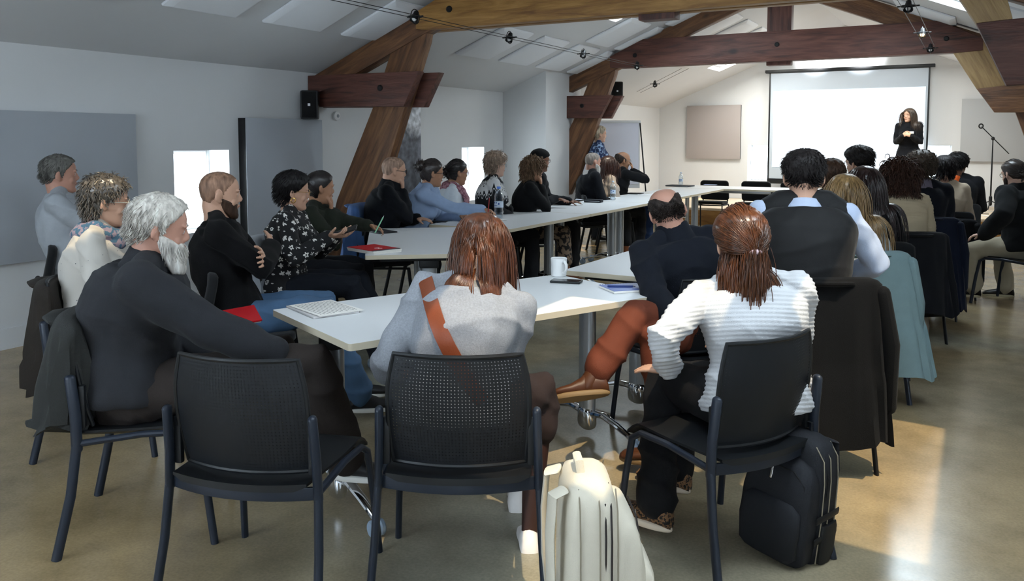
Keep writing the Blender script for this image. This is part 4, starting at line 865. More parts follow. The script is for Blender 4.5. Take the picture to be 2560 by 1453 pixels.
def strands(roots, dirs, L, seg, rad, colliders, g=.5, curl=0., curlf=1., seed=0, stiff=.8, sides=3, wave=0., tip=.25, lens=None):
    rs = np.random.RandomState(seed); n = len(roots); p = roots.copy(); d = dirs.copy(); st = (L if lens is None else lens)/seg; st = np.broadcast_to(np.asarray(st, float), (n,))
    path = [p.copy()]; ph = rs.uniform(0, 6.28, (n, 3)); ax = rs.normal(size=(n, 3))
    for i in range(seg):
        t = (i+1)/seg; d = d*stiff; d[:, 2] -= g*(.35+.65*t)
        if curl: d += curl*np.stack([np.sin(ph[:, 0]+i*curlf), np.sin(ph[:, 1]+i*curlf*1.13), .5*np.sin(ph[:, 2]+i*curlf*.9)], 1)
        d /= np.linalg.norm(d, axis=1, keepdims=True)+1e-9; q = p+d*st[:, None]
        for c in colliders: q = c(q)
        d = (q-p); d /= np.linalg.norm(d, axis=1, keepdims=True)+1e-9; p = q; path.append(p.copy())
    A = np.array(path)                        # seg+1, n, 3
    D = np.gradient(A, axis=0); D /= np.linalg.norm(D, axis=2, keepdims=True)+1e-9
    up = np.cross(D, np.array([.31, .17, .93])); up /= np.linalg.norm(up, axis=2, keepdims=True)+1e-9; u2 = np.cross(D, up)
    rr = rad*np.interp(np.linspace(0, 1, seg+1), [0, .1, .6, 1], [.7, 1, .8, tip]); R_ = rr[:, None, None]*rs.uniform(.7, 1.25, (1, n, 1))
    V = np.stack([A+R_*(math.cos(a)*up+math.sin(a)*u2) for a in np.linspace(0, 2*PI, sides, endpoint=False)], 2)    # seg+1,n,sides,3
    V = V.transpose(1, 0, 2, 3).reshape(-1, 3); base = (np.arange(n)*(seg+1)*sides)[:, None, None]
    i, j = np.meshgrid(np.arange(seg), np.arange(sides), indexing='ij'); a = i*sides+j; b_ = i*sides+(j+1) % sides
    Fq = np.stack([a, b_, b_+sides, a+sides], -1).reshape(1, -1, 4)+base; return V, Fq.reshape(-1, 4).tolist()
def scalp_paths(ro, tgt, off, seg, rad, RM, Hc, hs, seed, lift=.006):
    rs = np.random.RandomState(seed); r_ = np.array([.076, .100, .119]); u0 = ro/r_; l0 = np.linalg.norm(u0, axis=1); u0 = u0/l0[:, None]; u1 = np.array(tgt)/r_; l1 = np.linalg.norm(u1); u1 = u1/l1
    om = np.arccos(np.clip(u0 @ u1, -.995, .995)); path = []
    for i in range(seg+1):
        q = i/seg; u = (np.sin((1-q)*om)/np.sin(om))[:, None]*u0+(np.sin(q*om)/np.sin(om))[:, None]*u1
        R1 = (1-q)*l0+q*(l1+rs.uniform(-.03, .03, len(ro))); path.append(u*r_*(R1+.12*np.sin(q*PI)*lift/.006*rs.uniform(.3, 1, len(ro)))[:, None])
    A = np.array(path)*hs @ RM.T+Hc; n = len(ro); D = np.gradient(A, axis=0); D /= np.linalg.norm(D, axis=2, keepdims=True)+1e-9
    up = np.cross(D, np.array([.31, .17, .93])); up /= np.linalg.norm(up, axis=2, keepdims=True)+1e-9; u2 = np.cross(D, up); R_ = rad*rs.uniform(.7, 1.3, (1, n, 1))
    V = np.stack([A+R_*(math.cos(a)*up+math.sin(a)*u2) for a in np.linspace(0, 2*PI, 3, endpoint=False)], 2).transpose(1, 0, 2, 3).reshape(-1, 3); base = (np.arange(n)*(seg+1)*3)[:, None, None]
    i, j = np.meshgrid(np.arange(seg), np.arange(3), indexing='ij'); a = i*3+j; b_ = i*3+(j+1) % 3
    return V, (np.stack([a, b_, b_+3, a+3], -1).reshape(1, -1, 4)+base).reshape(-1, 4).tolist()
def ell(Hc, RM, r, sc=1.):
    Hc = np.array(Hc); r = np.array(r)
    def f(q):
        l = (q-Hc) @ RM; l[:, 1] += .004; e = l/r; k = np.linalg.norm(e, axis=1); m = k < 1; l[m] = l[m]/k[m, None]; l[:, 1] -= .004; return l @ RM.T + Hc
    return f
def facegap(Hc, RM, hs):
    def f(q):
        l = ((q-Hc) @ RM)/hs; m = (l[:, 1] > .03) & (np.abs(l[:, 0]) < .070) & (l[:, 2] < .066); l[m, 0] = np.where(l[m, 0] >= 0, .070, -.070); return l*hs @ RM.T+Hc
    return f
def caps(A, Bt, r):
    A, Bt = np.array(A, float), np.array(Bt, float)
    def f(q):
        d = Bt-A; t = np.clip(((q-A) @ d)/(d @ d), 0, 1); c = A+t[:, None]*d; v = q-c; k = np.linalg.norm(v, axis=1); m = k < r; q = q.copy(); q[m] = c[m]+v[m]/k[m, None]*r; return q
    return f
CNT = [0]
def person(px, py_, t, h, look=None, sex='m', lean=(4, 10), side=0., tw=0., pitch=8, roll=0., hands=None, legs=None, stand=False, skin='fair', hair=None, beard=None,
           top='#222', topmat=None, bottom='#1a1c22', botmat=None, shoes='#1b1b1d', sole='#d8d6d0', vest=None, collar=None, scarf=None, glasses=None, label='', near=False, face=True,
           bulk=1., sc=1., chair_=None, coat_=None, sleeve=1., extra=None, knit=None, shoes_on=True, zf=0., headsc=1., legskin=False, loose=0., hem=.95, boot=False):
    CNT[0] += 1; seed = CNT[0]; rs = np.random.RandomState(seed+40); look = h if look is None else look; fem = sex == 'f'
    Ht = T(px, py_, t); hz = math.radians(h); Rw = np.array([[math.cos(hz), math.sin(hz), 0], [-math.sin(hz), math.cos(hz), 0], [0, 0, 1]])   # local -> world: (x right, y forward)
    zh = (.90*sc+zf) if stand else .535
    a1, a2, sd = math.radians(lean[0]), math.radians(lean[1]), math.radians(side)
    d1 = nrm((math.sin(sd)*.7, math.sin(a1), math.cos(a1))); d2 = nrm((math.sin(sd)*1.2, math.sin(a2), math.cos(a2)))
    hp = math.radians(pitch); nd = nrm((math.sin(sd)*.8+math.sin(math.radians(roll))*.4, math.sin(a2)*.5+math.sin(hp)*.75+.10, 1)); NL = .124*sc
    base = (d1*.25+d2*.25)*sc; k = (Ht[2]-zh-nd[2]*NL)/base[2]; kc = min(1.13, max(.80, k)); zh += (k-kc)*base[2]
    P0 = np.array([0, 0, zh]); P1 = P0+d1*.25*sc*kc; N_ = P1+d2*.25*sc*kc; Hc = N_+nd*NL
    xy = Ht[:2]-(Rw @ np.array([Hc[0], Hc[1], 0]))[:2]
    root = thing('person', label, 'person', (xy[0], xy[1], 0), -hz)
    W2L = lambda w: Rw.T @ (np.array(w)-np.array([xy[0], xy[1], 0]))
    pt = lambda q: W2L(T(*q[1:])) if (isinstance(q, tuple) and q[0] == 'px') else np.array(q, float)
    RM = rotm(pitch, look-h, roll)
    twr = math.radians(tw); rt = np.array([math.cos(twr), -math.sin(twr), 0]); fw = np.array([math.sin(twr), math.cos(twr), 0]); rt = nrm(rt-d2*np.dot(rt, d2)); fwd = np.cross(d2, rt)
    sw = (.158 if fem else .182)*sc*bulk**.5; S = {s: N_-d2*.055+rt*sw*s+fwd*(.012+lean[1]*.0006) for s in (-1, 1)}
    # --- limbs
    hands = hands or {}; arms = {}; hspec = {}
    for s, key in ((-1, 'L'), (1, 'R')):
        hs = hands.get(key, ('lap',)); kd = hs[0]; tg = hs[1] if len(hs) > 1 else None; pole = np.array([s*.8, -.5, -1.]); fd = None; pn = (0, 0, -1); cu = .35
        if kd == 'lap': tt = (s*.10, .30, .66); fd = (-s*.45, .9, -.15)
        elif kd == 'table': tt = (s*.15, .40, .785); fd = (-s*.35, .9, -.05); cu = .3
        elif kd == 'pen': tt = (s*.12, .42, .80); fd = (-s*.3, .9, -.25); pn = (-s*.6, .1, -.8); cu = .8
        elif kd == 'chin': tt = Hc+RM @ np.array([s*.03, .085, -.165]); fd = RM @ np.array([-s*.35, .1, .9]); pn = RM @ np.array([-s*.3, -1., .2]); cu = .95; pole = np.array([s*.35, .3, -1.])
        elif kd == 'nose': tt = Hc+RM @ np.array([s*.035, .15, -.12]); fd = RM @ np.array([-s*.3, -.2, .9]); pn = RM @ np.array([-s*.3, -1., -.2]); cu = .9; pole = np.array([s*.5, .9, -.4])
        elif kd == 'cross': tt = P1+np.array([-s*.085, .205+(.035 if s > 0 else 0), .075+.02*s]); fd = (-s*1., .05, .12); pn = (0, -1, -.1); cu = .3; pole = np.array([s*1., .2, -.7])
        elif kd == 'clasp': tt = P1+np.array([s*.070, .22, .05]); fd = (-s*.8, .3, .45); pn = (-s*.4, -.8, -.2); cu = .9; pole = np.array([s*.35, -.4, -1.])
        elif kd == 'side': tt = (s*.24, .03, zh-.16); fd = (0, .1, -1); pn = (-s*1., 0, 0); cu = .3; pole = np.array([s*.3, -1, -.2])
        elif kd == 'free': tt = tg
        if tg is not None: tt = pt(tg)
        if len(hs) > 2 and hs[2] is not None: fd = hs[2]
        if len(hs) > 3 and hs[3] is not None: pn = hs[3]
        if len(hs) > 4: cu = hs[4]
        if len(hs) > 5: pole = np.array(hs[5])
        E_, Wt = ik(S[s], tt, .285*sc, .25*sc, pole); arms[s] = (E_, Wt); hspec[s] = (nrm(Wt-E_) if fd is None else fd, pn, cu)
    legs = legs or {}; lg = {}
    for s, key in ((-1, 'L'), (1, 'R')):
        hip = np.array([s*.088, 0, zh-.015]); q = legs.get(key)
        if stand: kn, an = np.array([s*.095, .02, .48*sc+zf]), np.array([s*.10, -.01, .075+zf]); fd = (s*.15, 1, 0)
        elif q is None: kn, an = np.array([s*.125, .43, .53]), np.array([s*.13, .40+.06*rs.rand(), .08]); fd = (s*.15, 1, 0)
        else:
            an = pt(q[1]); kn = pt(q[0]) if q[0] is not None else None
            if kn is None: kn, an = ik(hip, an, .44, .43, (s*.1, .5, 1.))
            fd = q[2] if len(q) > 2 else (0, 1, 0)
        lg[s] = (hip, kn, an, fd)
    # --- geometry builders
    WM = ([-.20, -.12, -.02, .12, .32, .5, .66, .78, .87, .94, 1.0], [.10, .150, .168, .160, .148, .160, .176, .182, .168, .110, .062], [.08, .115, .128, .118, .108, .118, .126, .120, .100, .080, .060])
    WF = ([-.20, -.12, -.02, .12, .32, .5, .66, .78, .87, .94, 1.0], [.10, .155, .176, .158, .130, .140, .152, .156, .142, .092, .052], [.08, .118, .130, .112, .096, .110, .122, .108, .088, .068, .052])
    WT = WF if fem else WM
    def spine(s_):
        Ls = .5*sc*kc
        return P0+d1*Ls*s_ if s_ < .5 else P1+d2*Ls*(s_-.5)
    def torso(mb, f, s0=-.2, s1=1., ff=0.):
        rings = []; ss = [s_ for s_ in np.linspace(-.2, 1., 22) if s0-.001 <= s_ <= s1+.001]; ang = np.linspace(0, 2*PI, 28, endpoint=False)
        for s_ in ss:
            a, b_ = np.interp(s_, WT[0], WT[1])*sc*bulk+f, np.interp(s_, WT[0], WT[2])*sc*bulk+f; q = min(1, max(0, s_)); R_ = nrm(np.array([1., 0, 0])*(1-q)+rt*q); U_ = nrm(d1*(1-q)+d2*q); F_ = np.cross(U_, R_); c, sn = np.cos(ang), np.sin(ang)
            rings.append(spine(s_)-F_*.012*math.sin(max(0, s_)*PI)+np.outer(np.sign(c)*np.abs(c)**.85*a, R_)+np.outer(np.sign(sn)*np.abs(sn)**.9*b_, F_))
        loft(mb, rings)
        if fem and s1 > .8:
            for s in (-1, 1): ball(mb, spine(.64)+rt*.065*s+fwd*.085*bulk, .056+f)
        return mb
    af = (.86 if fem else 1.)*sc*bulk**.6
    def arm(mb, s, f, frac=1., cuff=0.):
        E_, Wt = arms[s]; ball(mb, S[s], .056*af+f, nu=12, nv=8)
        pts = [S[s], S[s]*.6+E_*.4, S[s]*.15+E_*.85, E_, E_*.85+Wt*.15, E_*.55+Wt*.45, Wt]; r = [.054*af+f, .048*af+f, .041*af+f, .040*af+f, .041*af+f, .037*af+f, .026*af+f+cuff]
        if frac < 1: n_ = 7; L_ = E_+(Wt-E_)*frac; pts = pts[:5]+[E_*(1-frac*.6)+Wt*frac*.6, L_]; r[6] = np.interp(frac, [0, 1], [.040*af, .026*af])+f+cuff
        tube(mb, pts, r, 14)
    def leg(mb, s, f, frac=1.):
        hip, kn, an, fd = lg[s]; L_ = kn+(an-kn)*frac
        lf = (.97 if fem else 1)*sc*bulk**.5
        tube(mb, [hip, hip*.5+kn*.5, hip*.12+kn*.88, kn, kn*.85+L_*.15, kn*.5+L_*.5, L_], [.088*lf+f, .076*lf+f, .060*lf+f, .058*lf+f, .056*lf+f, .051*lf+f*1.3, (.036 if frac > .95 else .042)*lf+f*2.0], 14)
    # --- body: one continuous surface
    b = MB(); torso(b, -.022, -.12, .93)
    for s in (-1, 1):
        arm(b, s, -.006); fd, pn, cu = hspec[s]; hand(b, arms[s][1], fd, pn, s, cu, sc=(.93 if fem else 1.)*sc); leg(b, s, -.008)
        hip, kn, an, fd_ = lg[s]; f_ = nrm(fd_); tube(b, [an, an+f_*.04+(0, 0, -.03), an+f_*.10+(0, 0, -.048)], [.034, .034, .022], 10)
    nb = N_-d2*.03; hb = Hc+RM @ np.array([0, -.028, -.055]); nr = (.050 if fem else .060)*sc
    tube(b, [nb-d2*.02, nb*.4+hb*.6, hb, hb+RM @ np.array([0, 0, .05])], [nr*1.25, nr, nr*.98, nr*.9], 16)
    hb_ = MB(); zs = np.concatenate([HZ[:2], np.linspace(-.10, .10, 18), HZ[-2:]]); ang = np.linspace(0, 2*PI, 40, endpoint=False)
    jaw = .94 if fem else 1.
    rings = [Hs(ang, np.full(40, z))*np.array([jaw if z < -.03 else 1, 1, 1]) for z in zs]; loft(hb_, rings)
    tube(hb_, [(0, .084, .024), (0, .092, .002), (0, .102, -.018)], [.0075, .0095, .0115 if not fem else .010], 10); ball(hb_, (0, .098, -.026), (.013, .011, .009))
    for s in (-1, 1):
        ball(hb_, (s*.0125, .092, -.027), (.008, .010, .008)); ball(hb_, (s*.030, .083, .026), (.026, .012, .0075)); ball(hb_, (s*.035, .060, -.034), (.026, .020, .024)); ball(hb_, (s*.031, .079, .006), (.0155, .010, .0075))
        M_ = np.array(Matrix.Rotation(s*.5, 3, 'Z') @ Matrix.Rotation(-.18, 3, 'X')); ball(hb_, (s*.084, -.014, -.004), (.0075, .019, .031), M_, nu=16); ball(hb_, (s*.078, -.006, -.028), (.007, .011, .014), M_)
    ball(hb_, (0, .091, -.050), (.022, .0085, .0055)); ball(hb_, (0, .089, -.0605), (.019, .0095, .0065)); ball(hb_, (0, .082, -.098), (.020, .013, .015))
    hs_ = headsc*(1.0 if not fem else .96)*sc
    b.v += [np.vstack(hb_.v)*hs_ @ RM.T + Hc]; b.f += [tuple(i+b.n for i in q) for q in hb_.f]; b.m += hb_.m; b.n += hb_.n
    me = remesh(b, .0056 if near else (.008 if t < 7.6 else .010), .42 if near else .6, 0 if near else 0)
    finish(me, skinmat(skin), 0, True, 180); body = link('body', me, root)
    HX = lambda p: Hc+RM @ (np.array(p)*hs_)
    if face:
        for s in (-1, 1):
            e = MB(); ball(e, (0, 0, 0), .0118*hs_, nu=16, nv=12); eo = obj('eye', e, eyemat(), root, angle=180); eo.location = HX((s*.031, .0765, .006)); eo.rotation_euler = Matrix(RM.tolist()).to_euler()
            hc_ = (hair or {}).get('brow', (hair or {}).get('c', '#3a2c22'))
            obj('eyebrow', tube(MB(), [HX((s*.014, .0965, .027)), HX((s*.030, .0955, .033)), HX((s*.046, .082, .028))], [.0022, .0028, .0012], 6), hairmat(hc_), root)
        obj('lips', tube(MB(), [HX((-.021, .089, -.056)), HX((-.008, .0985, -.0535)), HX((.008, .0985, -.0535)), HX((.021, .089, -.056))], [.002, .0042, .0042, .002], 8), plain('lips_'+skin, {'fair': '#a86f62', 'pale': '#b07b72', 'tan': '#8d5f52', 'brown': '#6a443c', 'red': '#9f6a5e'}[skin], .45), root)
    # --- clothes
    tm = topmat(N_) if callable(topmat) else (topmat or plain('cloth_'+top.strip('#'), top, .9, noise=.10, scale=30, bump=.35, bscale=420, sheen=.03, spec=.2))
    c = MB(); torso(c, .022+loose, -.12 if not stand else -.2, .97)
    for s in (-1, 1): arm(c, s, .018+loose, sleeve*.97, .004); tube(c, [N_+nd*.015, N_*.5+S[s]*.5+d2*.022, S[s]+d2*.004], [.050*sc, .048*af, .050*af], 12)
    nk = N_-d2*.02; tube(c, [nk-d2*.05, nk+nd*.022], [.114*sc, .074*sc], 18, side=rt, round_cap=False)
    me = remesh(c, (.0085 if not knit else .0058) if near else .012, .8 if near and not knit else None, 7 if near else 4); displace(me, wrinkle(.0068 if near else .006, seed))
    if knit: displace(me, knitdisp(*knit, N_))
    finish(me, tm, 0, True, 180); obj_top = link('sweater' if extra is None else extra, me, root)
    if vest:
        c = MB(); torso(c, .046, -.14, .975)
        for s in (-1, 1): tube(c, [N_+nd*.01, N_*.5+S[s]*.5+d2*.03, S[s]-rt*s*.02+d2*.004], [.062*sc, .066*af, .070*af], 12)
        me = remesh(c, .009, None, 6); displace(me, wrinkle(.003, seed+3)); finish(me, plain('cloth_'+vest.strip('#'), vest, .7, noise=.08, scale=20, bump=.25, bscale=420, sheen=.08), 0, True, 180); link('vest', me, root)
    if collar:
        mcol = plain('cloth_'+collar[0].strip('#'), collar[0], .85, bump=.3, bscale=400); hgt = collar[1] if len(collar) > 1 else .035; rings = []
        for zz, rr, in ((-.018, .096), (0., .088), (hgt*.7, .079), (hgt, .076), (hgt+.003, .070), (hgt*.3, .066)):
            cc = nk+nd*zz; rings.append(np.array([cc+rt*math.cos(a)*rr*1.02*sc+fwd*math.sin(a)*rr*1.08*sc+np.array([0, 0, -.02*max(0, math.sin(a))]) for a in np.linspace(0, 2*PI, 28, endpoint=False)]))
        obj('collar', loft(MB(), rings), mcol, root, angle=60)
    if scarf:
        sm_ = spotmat('scarf%d' % seed, scarf[0], scarf[1], 45, .5) if len(scarf) > 1 else plain('scarf'+scarf[0].strip('#'), scarf[0], .9); m_ = MB()
        for j, (rr, zz, tr) in enumerate(((.092, .0, .026), (.084, .028, .022), (.098, -.018, .022))):
            tube(m_, [nk+nd*zz+rt*math.cos(a)*rr+fwd*math.sin(a)*rr*1.05+np.array([0, 0, .012*math.sin(2*a+j)-.02*max(0, math.sin(a))]) for a in np.linspace(0, 2*PI, 22)], [tr*(1+.18*math.sin(5*a+j)) for a in np.linspace(0, 2*PI, 22)], 10, round_cap=False)
        if len(scarf) > 2:
            for s in (-1, 1): tube(m_, [nk+fwd*.09+rt*.03*s, spine(.8)+fwd*.15+rt*.05*s, spine(.55)+fwd*.155+rt*.05*s, spine(.3)+fwd*.15+rt*.06*s], [(.035, .02), (.05, .02), (.05, .018), (.045, .012)], 12, side=rt)
        me = remesh(m_, .008, None, 1); displace(me, wrinkle(.003, seed+9, 2)); finish(me, sm_, 0, True, 180); link('scarf', me, root)
    c = MB(); pel = P0+np.array([0, -.005, -.01]); tube(c, [P0-d1*.02+np.array([-.06, 0, 0]), P0-d1*.02+np.array([.06, 0, 0])], [.118*sc*bulk, .118*sc*bulk], 16); torso(c, .004, -.2, .22)
    for s in (-1, 1): leg(c, s, .016, hem if not legskin else .25)
    me = remesh(c, .0095 if near else .014, None, 6 if near else 3); displace(me, wrinkle(.008, seed+5, .9)); finish(me, botmat or plain('trousers_'+bottom.strip('#'), bottom, .9, noise=.10, scale=25, bump=.3, bscale=450), 0, True, 180); link('trousers' if not legskin else 'skirt', me, root)
    if legskin:
        c = MB(); [leg(c, s, -.004, 1.) for s in (-1, 1)]; me = remesh(c, .012, None, 1); finish(me, plain('tights', '#3a2520', .5), 0, True, 180); link('tights', me, root)
    if shoes_on:
        sm2 = shoes if not isinstance(shoes, str) else plain('shoe_'+shoes.strip('#'), shoes, .45, noise=.08, scale=20)
        for s in (-1, 1):
            hip, kn, an, fd_ = lg[s]; sh = nrm(kn-an); f_ = nrm(np.array(fd_)); up_ = nrm(sh-f_*np.dot(sh, f_)) if abs(np.dot(sh, f_)) < .9 and not stand and abs(fd_[2]) > .01 else np.array([0, 0, 1.]); f_ = nrm(f_-up_*np.dot(f_, up_)); r_ = np.cross(f_, up_); o_ = an-up_*.075
            q = MB(); rings = []
            for yy, w, z1 in ((-.068, .018, .05), (-.06, .030, .085), (-.03, .036, .115), (.01, .037, .118), (.045, .038, .088), (.09, .044, .066), (.14, .046, .056), (.175, .038, .045), (.192, .018, .030)):
                a = np.linspace(0, 2*PI, 16, endpoint=False); cz = (z1+.012)/2; rings.append(o_+f_*yy+np.outer(np.cos(a)*w, r_)+np.outer(cz+np.sin(a)*(z1-.012)/2, up_))
            loft(q, rings)
            if boot: tube(q, [an-sh*.03, an+sh*.05, an+sh*.13, an+sh*.135], [.040, .043, .050, .046], 16)
            so = obj('shoe', q, sm2, root, angle=180)
            q = MB(); rings = []
            for zz, g_ in ((0, .94), (.006, 1.), (.018, 1.), (.022, .94)): rings.append(np.array([o_+f_*(.062+g_*(.133*math.cos(a)))+r_*g_*(.041+.007*math.cos(a))*math.sin(a)+up_*zz for a in np.linspace(0, 2*PI, 24, endpoint=False)]))
            obj('sole', loft(q, rings), plain('sole_'+sole.strip('#'), sole, .6), so, angle=60)
    # --- hair
    if hair:
        st = hair['st']; col = hair['c']; hm = hairmat(col, hair.get('gloss', .38 if hair['st'] in ('long', 'halfup', 'bun') else .58)); base_off = hair.get('th', .010); bald = None; line = HAIRLINE['female' if fem else 'male']
        if st == 'receding': line = HAIRLINE['receding']
        if st == 'bald_top': bald = lambda dg_, z_: np.interp(dg_, [0, 60, 100, 140, 180], hair.get('rim', [-.2, .0, .045, .066, .070]))-z_
        if st == 'stubble': base_off = .0012
        if st == 'cap':
            line = ([0, 60, 90, 120, 180], [.055, .045, .02, -.03, -.05]); m_ = capmesh(Hc, RM, line, .016, None, .0004, seed, hs_)
            obj('beanie', m_, plain('beanie_'+col.strip('#'), col, .95, bump=.5, bscale=300), root, angle=180)
        else:
            vol = hair.get('vol', 0.)
            tkf = (lambda dg_, z_: base_off*(.3+.7*sm((z_+.06)/.09) if st in ('short', 'receding', 'bald_top') else 1)+vol*sm((z_+.02)/.09)*(1-.35*sm((60-dg_)/60)))
            m_ = capmesh(Hc, RM, line, tkf, bald, .0030 if st not in ('stubble', 'bun', 'long', 'halfup') else .0008, seed, hs_)
            n = hair.get('n', 500); ls = hair.get('len', .045)
            if st not in ('stubble',):
                th = rs.uniform(0, 2*PI, n*3); zz = rs.uniform(-.1, .1175, n*3)**1.; dg_ = np.degrees(np.minimum(th, 2*PI-th)); ok = zz > np.interp(dg_, *line)+.004
                if bald: ok &= bald(dg_, zz) > .006
                th, zz = th[ok][:n], zz[ok][:n]; n = len(th); dg_ = np.degrees(np.minimum(th, 2*PI-th)); off = tkf(dg_, zz)*rs.uniform(.5, 1., n)
                ro = Hs(th, zz, off); e = 1e-3; tz = Hs(th, np.clip(zz-.01, -.118, .118), off)-ro; tz /= np.linalg.norm(tz, axis=1, keepdims=True)+1e-9; nr_ = ro/np.linalg.norm(ro, axis=1, keepdims=True)
                back = np.array([0, -1., .0]); fwd_ = np.array([0., 1., .15])
                if st in ('short', 'receding', 'bald_top'): dd = tz*.8+back*.3+nr_*hair.get('lift', .1)+rs.normal(size=(n, 3))*.12; cfg = dict(L=ls*.8, seg=5, rad=hair.get('rad', .0020), g=.10, seed=seed); lsx = .8
                elif st == 'curly': dd = tz*.5+nr_*.9+rs.normal(size=(n, 3))*.5; cfg = dict(L=ls, seg=9, rad=hair.get('rad', .0028), g=hair.get('g', .25), curl=hair.get('curl', .9), curlf=1.35, seed=seed)
                elif st == 'bun': dd = back*.9+np.array([0, 0, .35])+rs.normal(size=(n, 3))*.05; cfg = dict(L=.10, seg=6, rad=.0022, g=.0, seed=seed)
                else: dd = tz*.9+np.array([0, -.25, .0])+np.sign(ro[:, :1])*np.array([[.25, 0, 0]])+rs.normal(size=(n, 3))*.06; cfg = dict(L=ls, seg=16, rad=hair.get('rad', .0021), g=hair.get('g', .35), curl=hair.get('curl', .05), curlf=.8, seed=seed)
                R0 = ro*hs_ @ RM.T+Hc; D0 = dd @ RM.T; D0 /= np.linalg.norm(D0, axis=1, keepdims=True); er = np.array([.079, .105, .121])*hs_+base_off*.7
                lay = rs.uniform(0, 1, n)
                col_ = [ell(Hc, RM, er)] + ([facegap(Hc, RM, hs_), caps(P1, spine(.86), (.13 if not hair.get('nocol') else .105)*sc*bulk), caps(nb, hb, nr+.006)]+([caps(S[-1]-d2*.005, S[1]-d2*.005, .078*af+.014), *[caps(S[s], arms[s][0], .06*af+.008) for s in (-1, 1)]] if not hair.get('nocol') else []) if st in ('long', 'halfup', 'curly') and ls > .1 else [])
                lens = ls*((.75*np.clip((zz-np.interp(dg_, *line))/.05, .25, 1)) if st in ('short', 'receding', 'bald_top') else 1)*(rs.uniform(.75, 1.08, n) if st not in ('long', 'halfup') else rs.uniform(.6, 1.08, n)) if 'lens' not in hair else hair['lens'](th, zz, rs)
                if st == 'halfup':     # upper hair drawn to a clip at the back of the head
                    up_m = zz > -.012; cl_ = np.array([hair.get('cx', .0), -.122, -.035]); clip = Hc+RM @ (cl_*hs_)
                    V1, F1 = scalp_paths(ro[up_m], cl_, off, 9, cfg['rad'], RM, Hc, hs_, seed)
                    # guide toward the clip
                    m_.add(V1, F1); lo_ = ~up_m
                    k_ = hair.get('tail', 260); R2 = clip+rs.normal(size=(k_, 3))*np.array([.018, .012, .016]); D2 = np.array([[0, -.35, -1.]])+rs.normal(size=(k_, 3))*np.array([.18, .05, .05]); V2, F2 = strands(np.vstack([R0[lo_], R2]), np.vstack([D0[lo_], D2 @ np.eye(3)]), 1, 18, cfg['rad'], col_, g=cfg['g'], curl=cfg['curl'], curlf=.7, seed=seed+1, lens=np.concatenate([lens[lo_], ls*rs.uniform(.45, 1.25, k_)])); m_.add(V2, F2)
                    cl = MB(); ball(cl, clip+RM @ np.array([0, -.012, 0]), (.022, .008, .010), RM); obj('hair_clip', cl, plain('clip_pink', '#e8c9cf', .3), root)
                elif st == 'bun':
                    V1, F1 = scalp_paths(ro, hair.get('bc', (0, -.115, .045)), off, 8, .0022, RM, Hc, hs_, seed, .003); m_.add(V1, F1)
                else:
                    V1, F1 = strands(R0, D0, cfg['L'], cfg['seg'], cfg['rad']*(1 if near else 1.35), col_, g=cfg['g'], curl=cfg.get('curl', 0), curlf=cfg.get('curlf', 1), seed=seed, lens=lens if st != 'bun' else None); m_.add(V1, F1)
                if st == 'bun':
                    bc = Hc+RM @ (np.array(hair.get('bc', (0, -.115, .045)))*hs_); br = hair.get('br', .045); ball(m_, bc, (br, br*.8, br), nu=18, nv=12); k_ = 90; dr = rs.normal(size=(k_, 3)); dr /= np.linalg.norm(dr, axis=1, keepdims=True); V1, F1 = strands(bc+dr*br*.85, np.cross(dr, (.3, .2, 1))+dr*.5+1e-6, .06, 6, .0028, [], g=.05, curl=.6, curlf=1.2, seed=seed); m_.add(V1, F1)
            obj('hair', m_, hm, root, angle=180)
    if beard:
        bcol, bth, ball_ = beard
        TH, Z_ = np.meshgrid(np.linspace(-1.75, 1.75, 46), np.linspace(-.117, .0, 26)); dg_ = np.degrees(np.abs(TH)); hi = np.interp(dg_, [0, 12, 22, 45, 75, 90, 100], [-.036, -.038, -.040, -.038, -.02, -.01, -.01])
        k_ = sm((hi-Z_)/.012+.4)*sm((100-dg_)/12); mouth = np.exp(-((TH/.24)**2)-((Z_+.056)/.009)**2); k_ = k_*(1-np.clip(mouth*1.6, 0, 1)); nz_ = rs.uniform(-.0012, .0012, TH.shape)*(1 if bth > .003 else .3)
        P_ = Hs(TH, Z_, -.010+k_*(.010+bth*(1+1.3*sm((-.06-Z_)/.05))+nz_)); 
        if bth > .004: P_[..., 2] -= bth*1.3*sm((-.07-Z_)/.04)*k_
        P_ = P_*hs_ @ RM.T+Hc; m_ = MB(); loft(m_, [P_[i] for i in range(26)], closed=False, cap=False); loft(m_, [np.vstack([P_[0]-np.array([0, 0, .0]), ])*.0+Hc+(P_[0]-Hc)*.7, P_[0]], closed=False, cap=False)
        if bth > .004:
            n = 420 if near else 160; th = rs.uniform(-1.6, 1.6, n*3); zz = rs.uniform(-.117, -.02, n*3); okk = zz < np.interp(np.degrees(abs(th)), [0, 12, 22, 45, 75, 90, 100], [-.040, -.042, -.044, -.042, -.02, -.01, -.01]); th, zz = th[okk][:n], zz[okk][:n]; ro = Hs(th, zz, bth*.6); d0 = ro*np.array([.5, .9, 0])*8+np.array([0, .1, -1.]); V1, F1 = strands(ro*hs_ @ RM.T+Hc, (d0/np.linalg.norm(d0, axis=1, keepdims=True)) @ RM.T, .022+bth, 3, .0022, [], g=.2, seed=seed); m_.add(V1, F1)
        obj('beard', m_, hairmat(bcol, .6), root, angle=180)
